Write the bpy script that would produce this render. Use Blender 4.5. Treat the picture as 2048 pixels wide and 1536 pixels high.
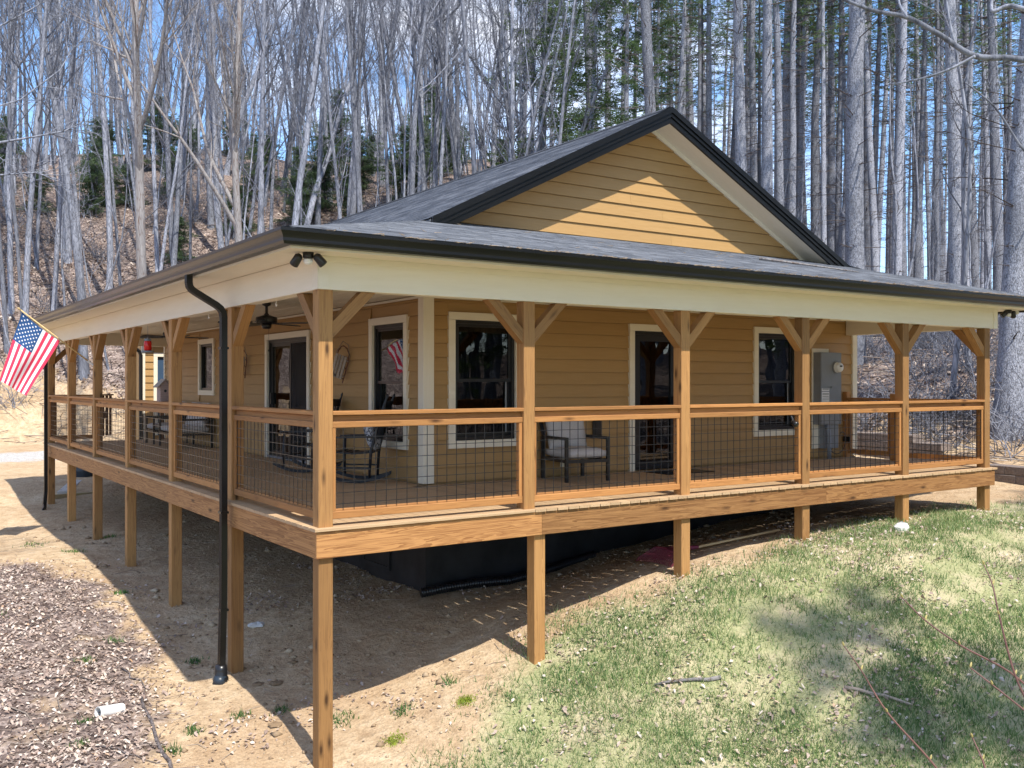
import bpy, math, random
import numpy as np
from mathutils import Matrix, Vector
for o in list(bpy.data.objects): bpy.data.objects.remove(o, do_unlink=True)
R_ = math.radians
scene = bpy.context.scene
COL = scene.collection
random.seed(7)
rng = np.random.default_rng(11)

# ------------------------------------------------------------------ camera
cam_d = bpy.data.cameras.new('camera'); cam = bpy.data.objects.new('camera', cam_d); COL.objects.link(cam)
cam.location = (-3.4465, -8.2149, 1.326)
cam.rotation_euler = (R_(90), 0, -(math.pi/2 - 0.97297))
cam_d.sensor_width = 36.0; cam_d.lens = 36.0*1923/2048; cam_d.shift_y = 2/2048.0*-1
cam_d.clip_start = .05; cam_d.clip_end = 1500
scene.camera = cam

# ------------------------------------------------------------------ world, sun, exposure
SUN_EL = R_(55.8); SUN_TO = Vector((0.035*math.cos(SUN_EL), 1.0*math.cos(SUN_EL), -math.sin(SUN_EL))).normalized()
world = bpy.data.worlds.new('World'); scene.world = world; world.use_nodes = True
wn = world.node_tree; wn.nodes.clear()
def wnode(t, **k):
    n = wn.nodes.new(t)
    for a, v in k.items(): setattr(n, a, v)
    return n
wo = wnode('ShaderNodeOutputWorld'); bg = wnode('ShaderNodeBackground'); sky = wnode('ShaderNodeTexSky')
sky.sky_type = 'NISHITA'; sky.sun_disc = False; sky.sun_elevation = SUN_EL; sky.sun_rotation = R_(180)
sky.altitude = 1500; sky.air_density = 1.0; sky.dust_density = .5; sky.ozone_density = 3.0
wtc = wnode('ShaderNodeTexCoord'); wmap = wnode('ShaderNodeMapping'); wmap.inputs['Scale'].default_value = (1.0, 1.0, 2.6)
wno = wnode('ShaderNodeTexNoise'); wno.inputs['Scale'].default_value = 3.1; wno.inputs['Detail'].default_value = 7; wno.inputs['Roughness'].default_value = .58
wr = wnode('ShaderNodeValToRGB'); wr.color_ramp.elements[0].position = .47; wr.color_ramp.elements[1].position = .74
wr.color_ramp.elements[0].color = (0, 0, 0, 1); wr.color_ramp.elements[1].color = (.85, .85, .85, 1)
wmix = wnode('ShaderNodeMixRGB'); wmix.inputs[2].default_value = (7.0, 6.7, 6.4, 1)
wl = wn.links.new
wl(wtc.outputs['Generated'], wmap.inputs['Vector']); wl(wmap.outputs[0], wno.inputs['Vector']); wl(wno.outputs['Fac'], wr.inputs[0])
wl(wr.outputs[0], wmix.inputs[0]); whs = wnode('ShaderNodeHueSaturation'); whs.inputs['Saturation'].default_value = 1.08; wl(sky.outputs[0], whs.inputs['Color']); wl(whs.outputs[0], wmix.inputs[1]); wl(wmix.outputs[0], bg.inputs[0]); wl(bg.outputs[0], wo.inputs[0])
bg.inputs[1].default_value = .15
sun_d = bpy.data.lights.new('sun', 'SUN'); sun = bpy.data.objects.new('sun', sun_d); COL.objects.link(sun)
sun_d.energy = 3.15; sun_d.angle = R_(.53); sun_d.color = (1, .95, .86)
sun.rotation_euler = SUN_TO.to_track_quat('-Z', 'Y').to_euler(); sun.location = (0, -40, 60)
vs = scene.view_settings; vs.view_transform = 'Standard'; vs.look = 'None'; vs.gamma = 1.0; vs.use_curve_mapping = False; vs.exposure = 1.1
scene.cycles.max_bounces = 7; scene.cycles.diffuse_bounces = 4; scene.cycles.glossy_bounces = 3; scene.cycles.transparent_max_bounces = 8

# ------------------------------------------------------------------ materials
def M_(name):
    m = bpy.data.materials.new(name); m.use_nodes = True; nt = m.node_tree
    return m, nt, nt.nodes['Principled BSDF']
def nd(nt, t, ins=None, **k):
    n = nt.nodes.new(t)
    for a, v in k.items(): setattr(n, a, v)
    for a, v in (ins or {}).items():
        if isinstance(v, bpy.types.NodeSocket): nt.links.new(v, n.inputs[a])
        else: n.inputs[a].default_value = v
    return n
def ramp(nt, fac, stops):
    n = nt.nodes.new('ShaderNodeValToRGB'); nt.links.new(fac, n.inputs[0]); e = n.color_ramp.elements
    while len(e) < len(stops): e.new(.5)
    for el, (p, c) in zip(e, stops): el.position = p; el.color = (*c, 1) if len(c) == 3 else c
    return n.outputs[0]
def mix(nt, fac, a, b, mode='MIX'):
    n = nt.nodes.new('ShaderNodeMixRGB'); n.blend_type = mode
    for i, v in enumerate((fac, a, b)):
        if isinstance(v, bpy.types.NodeSocket): nt.links.new(v, n.inputs[i])
        elif i == 0: n.inputs[0].default_value = v
        else: n.inputs[i].default_value = (*v, 1)
    return n.outputs[0]
def math_(nt, op, a, b=0.0, clamp=False):
    n = nt.nodes.new('ShaderNodeMath'); n.operation = op; n.use_clamp = clamp
    for i, v in enumerate((a, b)):
        if isinstance(v, bpy.types.NodeSocket): nt.links.new(v, n.inputs[i])
        else: n.inputs[i].default_value = v
    return n.outputs[0]
def coords(nt, scale=(1, 1, 1), rand=True, kind='Object'):
    tc = nt.nodes.new('ShaderNodeTexCoord'); out = tc.outputs[kind]
    if rand:
        oi = nt.nodes.new('ShaderNodeObjectInfo'); r = math_(nt, 'MULTIPLY', oi.outputs['Random'], 37.0)
        cx = nd(nt, 'ShaderNodeCombineXYZ', {0: r, 1: r, 2: r})
        out = nd(nt, 'ShaderNodeVectorMath', {0: out, 1: cx.outputs[0]}, operation='ADD').outputs[0]
    return nd(nt, 'ShaderNodeMapping', {'Vector': out, 'Scale': scale}).outputs[0]
def noise(nt, vec, scale, detail=4, rough=.55, dist=0.0):
    return nd(nt, 'ShaderNodeTexNoise', {'Vector': vec, 'Scale': scale, 'Detail': detail, 'Roughness': rough, 'Distortion': dist}).outputs['Fac']
def bump(nt, bs, h, strength=.3, dist=.01):
    b = nd(nt, 'ShaderNodeBump', {'Height': h, 'Strength': strength, 'Distance': dist}); nt.links.new(b.outputs[0], bs.inputs['Normal'])
def plain(name, col, rough=.6, metal=0.0, var=.12, scale=6.0, spec=.5, bmp=0.0):
    m, nt, bs = M_(name); v = coords(nt)
    n = noise(nt, v, scale, 5); c = ramp(nt, n, [(.3, tuple(x*(1-var) for x in col)), (.7, tuple(min(1, x*(1+var)) for x in col))])
    nt.links.new(c, bs.inputs['Base Color']); bs.inputs['Roughness'].default_value = rough; bs.inputs['Metallic'].default_value = metal
    bs.inputs['Specular IOR Level'].default_value = spec
    if bmp: bump(nt, bs, noise(nt, v, scale*6, 4), bmp, .004)
    return m
def wood(name, base, dark, rough=.62, knot=True, grain=.85, tint=.26):
    """grain runs along local X"""
    m, nt, bs = M_(name); oi = nt.nodes.new('ShaderNodeObjectInfo')
    v1 = coords(nt, (.4, 10, 10)); v2 = coords(nt, (2.5, 70, 70))
    w = noise(nt, v1, 1.6, 4, .5, 1.2); rings = math_(nt, 'FRACT', math_(nt, 'MULTIPLY', w, 7.0))
    fine = noise(nt, v2, 1.0, 3, .6)
    g = math_(nt, 'ADD', math_(nt, 'MULTIPLY', rings, .45*grain), math_(nt, 'MULTIPLY', fine, .6))
    c = ramp(nt, g, [(.18, tuple(b*1.12 for b in base)), (.5, base), (.92, dark)])
    big = noise(nt, coords(nt, (.6, 2, 2)), 1.1, 3)
    c = mix(nt, math_(nt, 'MULTIPLY', math_(nt, 'SUBTRACT', big, .35, True), 1.1), c, tuple(d*1.25 for d in dark), 'MIX')
    if knot:
        vk = coords(nt, (2.0, 7, 7)); vo = nd(nt, 'ShaderNodeTexVoronoi', {'Vector': vk, 'Scale': 1.0, 'Randomness': 1.0})
        k = ramp(nt, vo.outputs['Distance'], [(.06, (1, 1, 1)), (.12, (.5, .5, .5)), (.22, (0, 0, 0))])
        c = mix(nt, k, c, tuple(d*.42 for d in dark))
    hv = nd(nt, 'ShaderNodeHueSaturation', {'Hue': .5, 'Saturation': 1.0, 'Color': c})
    nt.links.new(math_(nt, 'ADD', math_(nt, 'MULTIPLY', oi.outputs['Random'], tint*2), 1-tint), hv.inputs['Value'])
    nt.links.new(hv.outputs[0], bs.inputs['Base Color']); bs.inputs['Roughness'].default_value = rough; bs.inputs['Specular IOR Level'].default_value = .35
    bump(nt, bs, g, .25, .003)
    return m
MAT = {}
MAT['post'] = wood('post_wood', (.385, .204, .073), (.175, .078, .026))
MAT['rail'] = wood('rail_wood', (.43, .205, .068), (.23, .092, .028))
MAT['beamw'] = wood('rim_wood', (.405, .207, .077), (.20, .085, .028), grain=1.4)
MAT['deck'] = wood('deck_wood', (.50, .345, .20), (.31, .195, .105), knot=False, tint=.1)
MAT['stair'] = wood('dark_wood', (.20, .095, .045), (.10, .045, .02))
MAT['timber'] = wood('timber_wood', (.40, .31, .17), (.24, .17, .09))
MAT['greyboard'] = wood('weathered_wood', (.42, .40, .37), (.26, .24, .22))
MAT['handle'] = wood('handle_wood', (.58, .43, .24), (.45, .31, .15), knot=False)
MAT['driftwood'] = wood('old_wood', (.33, .27, .22), (.17, .13, .10), tint=.25)
def siding_mat():
    m, nt, bs = M_('ochre_siding'); oi = nt.nodes.new('ShaderNodeObjectInfo')
    v = coords(nt, (3, 40, 40)); n = noise(nt, v, 1.0, 4, .6); b = noise(nt, coords(nt, (.4, 1, 1)), 2.0, 3)
    c = ramp(nt, n, [(.25, (.385, .225, .078)), (.75, (.44, .262, .10))])
    c = mix(nt, math_(nt, 'MULTIPLY', b, .35), c, (.375, .222, .08))
    hv = nd(nt, 'ShaderNodeHueSaturation', {'Color': c}); nt.links.new(math_(nt, 'ADD', math_(nt, 'MULTIPLY', oi.outputs['Random'], .08), .96), hv.inputs['Value'])
    nt.links.new(hv.outputs[0], bs.inputs['Base Color']); bs.inputs['Roughness'].default_value = .55
    bump(nt, bs, n, .35, .002); return m
MAT['siding'] = siding_mat()
def trim_mat():
    m, nt, bs = M_('cream_trim'); v = coords(nt, (2, 22, 22)); n = noise(nt, v, 1.0, 4, .6)
    c = ramp(nt, n, [(.3, (.79, .72, .575)), (.75, (.84, .775, .635))])
    c = mix(nt, math_(nt, 'MULTIPLY', noise(nt, coords(nt), 1.3, 4), .3), c, (.74, .66, .515))
    nt.links.new(c, bs.inputs['Base Color']); bs.inputs['Roughness'].default_value = .5; bump(nt, bs, n, .3, .002); return m
MAT['trim'] = trim_mat()
MAT['black'] = plain('black_metal', (.012, .012, .014), .32, 0, .3)
MAT['bronze'] = plain('dark_gutter_metal', (.007, .0065, .0065), .3, .0, .25, 2.0, .45)
MAT['blackpaint'] = plain('black_painted_wood', (.012, .014, .02), .45, 0, .3)
MAT['foundation'] = plain('black_foundation', (.014, .014, .016), .7, 0, .7, 2.2, .4, .8)
MAT['cushion'] = plain('grey_cushion', (.50, .47, .45), .9, 0, .08, 60, .2, .3)
MAT['grey'] = plain('grey_cabinet', (.20, .215, .235), .45, 0, .06)
MAT['conduit'] = plain('grey_conduit', (.23, .26, .31), .5, 0, .08)
MAT['white'] = plain('white_plastic', (.74, .74, .72), .45, 0, .06)
MAT['labelw'] = plain('white_label', (.78, .78, .78), .6, 0, .05)
MAT['red'] = plain('red_plastic', (.62, .012, .008), .15, 0, .15)
MAT['rakered'] = plain('purple_rake_plastic', (.22, .035, .075), .4, 0, .15)
MAT['pole'] = wood('flag_pole_wood', (.56, .40, .18), (.42, .28, .11), knot=False)
MAT['flag_red'] = plain('flag_red', (.68, .045, .10), .8, 0, .07, 40, .2)
MAT['flag_white'] = plain('flag_white', (.80, .79, .80), .8, 0, .04, 40, .2)
MAT['flag_blue'] = plain('flag_blue', (.022, .075, .20), .8, 0, .1, 40, .2)
MAT['blue_door'] = plain('blue_door_paint', (.045, .085, .15), .4, 0, .1)
MAT['barrel'] = plain('dark_blue_barrel', (.018, .028, .042), .4, 0, .2)
MAT['curtain'] = plain('pale_curtain', (.16, .16, .165), .9, 0, .1, 5)
MAT['blind'] = plain('white_blind', (.55, .55, .54), .6, 0, .05)
MAT['floorin'] = plain('interior_floor', (.16, .10, .06), .5, 0, .2)
MAT['rockw'] = plain('pale_stone', (.66, .65, .62), .85, 0, .15, 12, .3, .6)
MAT['birdwood'] = wood('birdhouse_wood', (.30, .22, .19), (.14, .09, .08))
MAT['rust'] = plain('rusty_iron', (.16, .06, .035), .7, 0, .3)
MAT['needle_litter'] = plain('dry_needles', (.36, .25, .14), .9, 0, .35, 40)
def glass_mat(name, rough=.0, tint=.26, dark=None):
    m, nt, bs = M_(name); nt.nodes.remove(bs); out = nt.nodes['Material Output']
    gl = nd(nt, 'ShaderNodeBsdfGlossy', {'Color': (1, 1, 1, 1), 'Roughness': rough}); tr = nd(nt, 'ShaderNodeBsdfTransparent', {'Color': (tint, tint, tint*1.02, 1)})
    fr = nd(nt, 'ShaderNodeFresnel', {'IOR': 1.52}); fac = math_(nt, 'ADD', math_(nt, 'MULTIPLY', fr.outputs[0], .72), .004, True)
    v = coords(nt); bp = nd(nt, 'ShaderNodeBump', {'Height': noise(nt, v, 1.3, 2), 'Strength': .06, 'Distance': .05})
    nt.links.new(bp.outputs[0], gl.inputs['Normal'])
    ms = nd(nt, 'ShaderNodeMixShader', {0: fac, 1: tr.outputs[0], 2: gl.outputs[0]}); nt.links.new(ms.outputs[0], out.inputs[0]); return m
MAT['glass'] = glass_mat('window_glass')
def screen_mat():
    m, nt, bs = M_('insect_screen'); out = nt.nodes['Material Output']; v = coords(nt); bs.inputs['Roughness'].default_value = .8
    nt.links.new(ramp(nt, noise(nt, v, 3.0, 3), [(.3, (.012, .012, .014)), (.7, (.022, .022, .025))]), bs.inputs['Base Color'])
    ms = nd(nt, 'ShaderNodeMixShader', {0: .68, 1: nd(nt, 'ShaderNodeBsdfTransparent', {}).outputs[0], 2: bs.outputs[0]}); nt.links.new(ms.outputs[0], out.inputs[0]); return m
MAT['screen'] = screen_mat()
def shingle_mat():
    m, nt, bs = M_('charcoal_shingle'); at = nd(nt, 'ShaderNodeAttribute', attribute_name='tone')
    v = coords(nt, rand=False); n = noise(nt, v, 160, 3, .7); n2 = noise(nt, v, .9, 3)
    c = ramp(nt, at.outputs['Fac'], [(0, (.060, .068, .084)), (.3, (.105, .116, .138)), (.65, (.155, .167, .192)), (1, (.235, .248, .275))])
    c = mix(nt, .6, c, ramp(nt, n, [(.3, (.25, .25, .27)), (.72, (1.5, 1.5, 1.5))]), 'MULTIPLY')
    c = mix(nt, math_(nt, 'MULTIPLY', n2, .25), c, (.10, .10, .11))
    nt.links.new(c, bs.inputs['Base Color']); bs.inputs['Roughness'].default_value = .82; bs.inputs['Specular IOR Level'].default_value = .4
    bump(nt, bs, n, .5, .004); return m
MAT['shingle'] = shingle_mat()
def bark_mat(name, a, b, c3, sx=5.0, sz=.9, moss=.0):
    m, nt, bs = M_(name); oi = nt.nodes.new('ShaderNodeObjectInfo')
    v = coords(nt, (sx, sx, sz)); n = noise(nt, v, 3.2, 6, .68, .4); n2 = noise(nt, coords(nt, (1, 1, .5)), 1.0, 4)
    vo = nd(nt, 'ShaderNodeTexVoronoi', {'Vector': coords(nt, (sx*2.2, sx*2.2, sz*3)), 'Scale': 1.6}, feature='DISTANCE_TO_EDGE').outputs['Distance']
    h = math_(nt, 'ADD', n, math_(nt, 'MULTIPLY', ramp(nt, vo, [(.0, (0, 0, 0)), (.16, (1, 1, 1))]), .22))
    c = ramp(nt, h, [(.38, c3), (.58, a), (.85, b)])
    c = mix(nt, ramp(nt, n2, [(.5, (0, 0, 0)), (.72, (.7, .7, .7))]), c, tuple(x*.62 for x in a))
    hv = nd(nt, 'ShaderNodeHueSaturation', {'Color': c}); nt.links.new(math_(nt, 'ADD', math_(nt, 'MULTIPLY', oi.outputs['Random'], .74), .54), hv.inputs['Value'])
    nt.links.new(hv.outputs[0], bs.inputs['Base Color']); bs.inputs['Roughness'].default_value = .9; bs.inputs['Specular IOR Level'].default_value = .2
    bump(nt, bs, h, .8, .03); return m
MAT['bark'] = bark_mat('pale_bark', (.225, .238, .283), (.40, .415, .48), (.095, .096, .108), 4, .7)  # bluish tint painted in for haze and skylight, as in twig and pine bark
MAT['bark_fine'] = bark_mat('twig_bark', (.185, .193, .23), (.275, .285, .335), (.09, .09, .10), 3, 1)
MAT['bark_pine'] = bark_mat('pine_bark', (.235, .245, .285), (.47, .485, .55), (.070, .066, .07), 11, 2.8)
MAT['bark_red'] = bark_mat('peeling_bark', (.34, .31, .30), (.46, .43, .41), (.20, .11, .07), 4, .6)
MAT['bark_dark'] = bark_mat('dark_twig', (.115, .095, .09), (.19, .165, .16), (.06, .05, .045), 4, 1)
MAT['shoot'] = plain('reddish_shoot', (.16, .075, .06), .6, 0, .3, 9)
MAT['bud'] = plain('yellow_bud', (.42, .34, .12), .6, 0, .2)
def leafy(name, cols, rough=.75, transl=.0):
    m, nt, bs = M_(name); at = nd(nt, 'ShaderNodeAttribute', attribute_name='tone')
    k = len(cols); c = ramp(nt, at.outputs['Fac'], [(i/(k-1), cc) for i, cc in enumerate(cols)])
    nt.links.new(c, bs.inputs['Base Color']); bs.inputs['Roughness'].default_value = rough; bs.inputs['Specular IOR Level'].default_value = .25
    if transl:
        out = nt.nodes['Material Output']; t = nd(nt, 'ShaderNodeBsdfTranslucent', {'Color': c}); ms = nd(nt, 'ShaderNodeMixShader', {0: transl, 1: bs.outputs[0], 2: t.outputs[0]})
        nt.links.new(ms.outputs[0], out.inputs[0])
    return m
MAT['needles'] = leafy('pine_needles', [(.05, .09, .035), (.10, .165, .06), (.18, .235, .085)], .6, .4)
MAT['hemlock'] = leafy('hemlock_needles', [(.06, .105, .055), (.11, .17, .085), (.18, .235, .115)], .6, .4)
MAT['grass'] = leafy('lawn_grass', [(.065, .145, .045), (.14, .235, .075), (.25, .33, .13), (.56, .53, .33)], .6, .3)
MAT['litter'] = leafy('dry_leaves', [(.16, .11, .088), (.31, .225, .185), (.46, .36, .30), (.66, .57, .49), (.46, .28, .16)], .8, .1)
MAT['stones'] = leafy('soil_stones', [(.22, .15, .09), (.36, .26, .165), (.50, .40, .28)], .9)
MAT['twig'] = leafy('dead_twigs', [(.14, .10, .08), (.26, .20, .16), (.40, .34, .28)], .85)
MAT['weed'] = leafy('weed_green', [(.04, .10, .03), (.08, .17, .04), (.17, .25, .06)], .6, .2)
MAT['moss'] = plain('bright_moss', (.22, .27, .03), .9, 0, .35, 30, .2, .8)
def ground_mat():
    m, nt, bs = M_('ground_cover'); v = coords(nt, rand=False, kind='Object')
    A = lambda n: nd(nt, 'ShaderNodeAttribute', attribute_name=n).outputs['Fac']
    n1 = noise(nt, v, .55, 6, .6); n2 = noise(nt, v, 5.0, 6, .65); n3 = noise(nt, v, 38, 5, .7); n4 = noise(nt, v, 1.9, 5, .6)
    soil = ramp(nt, n2, [(.25, (.36, .245, .145)), (.5, (.55, .41, .26)), (.78, (.69, .56, .39))])
    soil = mix(nt, math_(nt, 'MULTIPLY', ramp(nt, n1, [(.42, (0, 0, 0)), (.62, (1, 1, 1))]), .55), soil, (.40, .265, .155))
    soil = mix(nt, .55, soil, ramp(nt, n3, [(.28, (.45, .42, .40)), (.7, (1.35, 1.35, 1.35))]), 'MULTIPLY')
    vo = nd(nt, 'ShaderNodeTexVoronoi', {'Vector': v, 'Scale': 15.0}); vo2 = nd(nt, 'ShaderNodeTexVoronoi', {'Vector': v, 'Scale': 6.0})
    lf = ramp(nt, nd(nt, 'ShaderNodeSeparateColor', {0: vo.outputs['Color']}).outputs[0], [(0, (.105, .08, .072)), (.35, (.20, .155, .137)), (.7, (.30, .24, .21)), (1, (.42, .35, .31))])
    lf = mix(nt, .5, lf, ramp(nt, nd(nt, 'ShaderNodeSeparateColor', {0: vo2.outputs['Color']}).outputs[1], [(0, (.6, .55, .55)), (1, (1.35, 1.3, 1.25))]), 'MULTIPLY')
    lf = mix(nt, ramp(nt, n3, [(.3, (.7, .7, .7)), (.5, (0, 0, 0))]), lf, (.07, .042, .032))
    gr = ramp(nt, n3, [(.25, (.20, .225, .095)), (.55, (.38, .375, .19)), (.8, (.58, .525, .345))])
    gr = mix(nt, ramp(nt, n4, [(.45, (0, 0, 0)), (.68, (.75, .75, .75))]), gr, (.60, .49, .33))
    gv = ramp(nt, nd(nt, 'ShaderNodeSeparateColor', {0: nd(nt, 'ShaderNodeTexVoronoi', {'Vector': v, 'Scale': 30.0}).outputs['Color']}).outputs[0], [(0, (.34, .32, .30)), (1, (.62, .60, .57))])
    edge = math_(nt, 'MULTIPLY', math_(nt, 'SUBTRACT', n4, .5), .9)
    sharp = lambda a: ramp(nt, math_(nt, 'ADD', a, edge), [(.38, (0, 0, 0)), (.62, (1, 1, 1))])
    c = mix(nt, sharp(A('leafm')), soil, lf); c = mix(nt, sharp(A('grassm')), c, gr); c = mix(nt, sharp(A('gravelm')), c, gv)
    nt.links.new(c, bs.inputs['Base Color']); bs.inputs['Roughness'].default_value = .95; bs.inputs['Specular IOR Level'].default_value = .15
    h = math_(nt, 'ADD', math_(nt, 'MULTIPLY', n3, .35), math_(nt, 'ADD', math_(nt, 'MULTIPLY', n2, .9), math_(nt, 'MULTIPLY', vo.outputs['Distance'], .25)))
    bump(nt, bs, h, .9, .06); return m
MAT['ground'] = ground_mat()
def block_mat():
    m, nt, bs = M_('retaining_block'); v = coords(nt); n = noise(nt, v, 22, 5, .7); n2 = noise(nt, v, 3, 4)
    c = ramp(nt, n, [(.3, (.10, .08, .07)), (.6, (.22, .18, .16)), (.85, (.40, .36, .33))]); c = mix(nt, math_(nt, 'MULTIPLY', n2, .4), c, (.27, .20, .165))
    nt.links.new(c, bs.inputs['Base Color']); bs.inputs['Roughness'].default_value = .95; bump(nt, bs, n, .8, .02); return m
MAT['block'] = block_mat()
def pillow_mat():
    m, nt, bs = M_('scroll_print'); v = coords(nt, rand=False); w = noise(nt, v, 22, 1, .4, 2.2)
    c = ramp(nt, w, [(.47, (.02, .025, .05)), (.5, (.62, .63, .68))]); nt.links.new(c, bs.inputs['Base Color']); bs.inputs['Roughness'].default_value = .9; return m
MAT['pillow'] = pillow_mat()

# ------------------------------------------------------------------ mesh helpers
def mesh_obj(name, verts, faces, mat, parent=None, M=None, smooth=False, tone=None):
    me = bpy.data.meshes.new(name)
    if isinstance(faces, np.ndarray):
        v = np.asarray(verts, np.float32); n, k = faces.shape
        me.vertices.add(len(v)); me.vertices.foreach_set('co', v.ravel()); me.loops.add(n*k); me.loops.foreach_set('vertex_index', faces.astype(np.int32).ravel())
        me.polygons.add(n); me.polygons.foreach_set('loop_start', np.arange(0, n*k, k, dtype=np.int32)); me.polygons.foreach_set('loop_total', np.full(n, k, np.int32)); me.update(calc_edges=True)
    else:
        me.from_pydata([tuple(map(float, v)) for v in verts], [], faces); me.update()
    if tone is not None:
        a = me.attributes.new('tone', 'FLOAT', 'FACE'); a.data.foreach_set('value', np.asarray(tone, np.float32))
    me.materials.append(MAT[mat] if isinstance(mat, str) else mat)
    if smooth: me.polygons.foreach_set('use_smooth', np.ones(len(me.polygons), bool))
    return link(name, me, parent, M)
WM = {}
def link(name, me, parent=None, M=None):
    o = bpy.data.objects.new(name, me); COL.objects.link(o); M = M or Matrix()
    if parent is not None: o.parent = parent; o.matrix_parent_inverse = WM[parent.name].inverted()
    o.matrix_basis = M; WM[o.name] = M.copy(); return o
def tag(o, label, cat, group=None):
    o['label'] = label; o['category'] = cat
    if group: o['group'] = group
    return o
def thing(name, label, cat, loc=(0, 0, 0), group=None, rz=0.0):
    o = bpy.data.objects.new(name, None); COL.objects.link(o); o.empty_display_size = .2
    M = Matrix.Translation(loc) @ Matrix.Rotation(rz, 4, 'Z'); o.matrix_basis = M; WM[o.name] = M.copy()
    return tag(o, label, cat, group)
def frame(p0, p1, up=(0, 0, 1)):
    p0 = Vector(p0); p1 = Vector(p1); x = (p1-p0).normalized(); u = Vector(up)
    if abs(x.dot(u)) > .98: u = Vector((0, 1, 0))
    y = u.cross(x).normalized(); z = x.cross(y)
    m = Matrix((x, y, z)).transposed().to_4x4(); m.translation = (p0+p1)/2; return m, (p1-p0).length
def box_vf(lx, ly, lz, ch=0.0):
    a, b, c = lx/2, ly/2, lz/2
    if ch <= 0:
        v = [(sx*a, sy*b, sz*c) for sx in (-1, 1) for sy in (-1, 1) for sz in (-1, 1)]
        return v, [(0, 1, 3, 2), (4, 6, 7, 5), (0, 4, 5, 1), (2, 3, 7, 6), (0, 2, 6, 4), (1, 5, 7, 3)]
    v = []
    for sx in (-1, 1):      # chamfer the four long edges: octagonal prism
        for (yy, zz) in ((b-ch, c), (b, c-ch), (b, -c+ch), (b-ch, -c), (-b+ch, -c), (-b, -c+ch), (-b, c-ch), (-b+ch, c)): v.append((sx*a, yy, zz))
    f = [tuple(range(8)), tuple(range(15, 7, -1))] + [(i, i+8, (i+1) % 8+8, (i+1) % 8) for i in range(8)]
    return v, f
BC = {}
def beam(name, p0, p1, w, h, mat, parent=None, up=(0, 0, 1), ch=.005):
    """a length of timber from p0 to p1: w across, h along up; grain along local X"""
    m, L = frame(p0, p1, up); key = (round(L, 3), w, h, mat, ch)
    if key not in BC:
        v, f = box_vf(L, w, h, ch); me = bpy.data.meshes.new(name); me.from_pydata(v, [], f); me.update(); me.materials.append(MAT[mat]); BC[key] = me
    return link(name, BC[key], parent, m)
def bxm(name, lo, hi, mat, parent=None, ch=0.0):
    lo = Vector(lo); hi = Vector(hi); d = hi-lo; v, f = box_vf(d.x, d.y, d.z, ch)
    return mesh_obj(name, v, f, mat, parent, Matrix.Translation((lo+hi)/2))
class MB:
    def __init__(s): s.v = []; s.f = []
    def add(s, v, f, M=None):
        k = len(s.v); s.v += [tuple(M @ Vector(p)) if M else tuple(p) for p in v]; s.f += [tuple(i+k for i in q) for q in f]; return s
    def box(s, lo, hi, ch=0.0):
        lo = Vector(lo); hi = Vector(hi); d = hi-lo; return s.add(*box_vf(d.x, d.y, d.z, ch), Matrix.Translation((lo+hi)/2))
    def bar(s, p0, p1, w, h, up=(0, 0, 1), ch=0.0):
        m, L = frame(p0, p1, up); return s.add(*box_vf(L, w, h, ch), m)
    def tube(s, pts, rad, n=8, cap=True):
        v, f = tube_vf(pts, rad, n, cap); return s.add(v, f)
    def lathe(s, prof, n=16, M=None):
        v = [(r*math.cos(2*math.pi*i/n), r*math.sin(2*math.pi*i/n), z) for r, z in prof for i in range(n)]
        f = [(j*n+i, j*n+(i+1) % n, (j+1)*n+(i+1) % n, (j+1)*n+i) for j in range(len(prof)-1) for i in range(n)]
        f += [tuple(range(n-1, -1, -1)), tuple(range((len(prof)-1)*n, len(prof)*n))]
        return s.add(v, f, M)
    def prism(s, poly, h, M=None):
        n = len(poly); v = [(x, y, -h/2) for x, y in poly]+[(x, y, h/2) for x, y in poly]
        return s.add(v, [tuple(range(n-1, -1, -1)), tuple(range(n, 2*n))]+[(i, (i+1) % n, (i+1) % n+n, i+n) for i in range(n)], M)
    def build(s, name, mat, parent=None, M=None, smooth=False): return mesh_obj(name, s.v, s.f, mat, parent, M, smooth)
def tube_vf(pts, rad, n=8, cap=True):
    P = [Vector(p) for p in pts]; rad = rad if hasattr(rad, '__len__') else [rad]*len(P); v = []; f = []
    t = (P[1]-P[0]).normalized(); u = t.orthogonal().normalized()
    for i, p in enumerate(P):
        t2 = (P[min(i+1, len(P)-1)]-P[max(i-1, 0)]).normalized(); u = (u-t2*u.dot(t2)).normalized(); w = t2.cross(u)
        for k in range(n):
            a = 2*math.pi*k/n; v.append(tuple(p+(u*math.cos(a)+w*math.sin(a))*rad[i]))
    for i in range(len(P)-1):
        for k in range(n): f.append((i*n+k, i*n+(k+1) % n, (i+1)*n+(k+1) % n, (i+1)*n+k))
    if cap: f += [tuple(range(n-1, -1, -1)), tuple(range((len(P)-1)*n, len(P)*n))]
    return v, f

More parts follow.
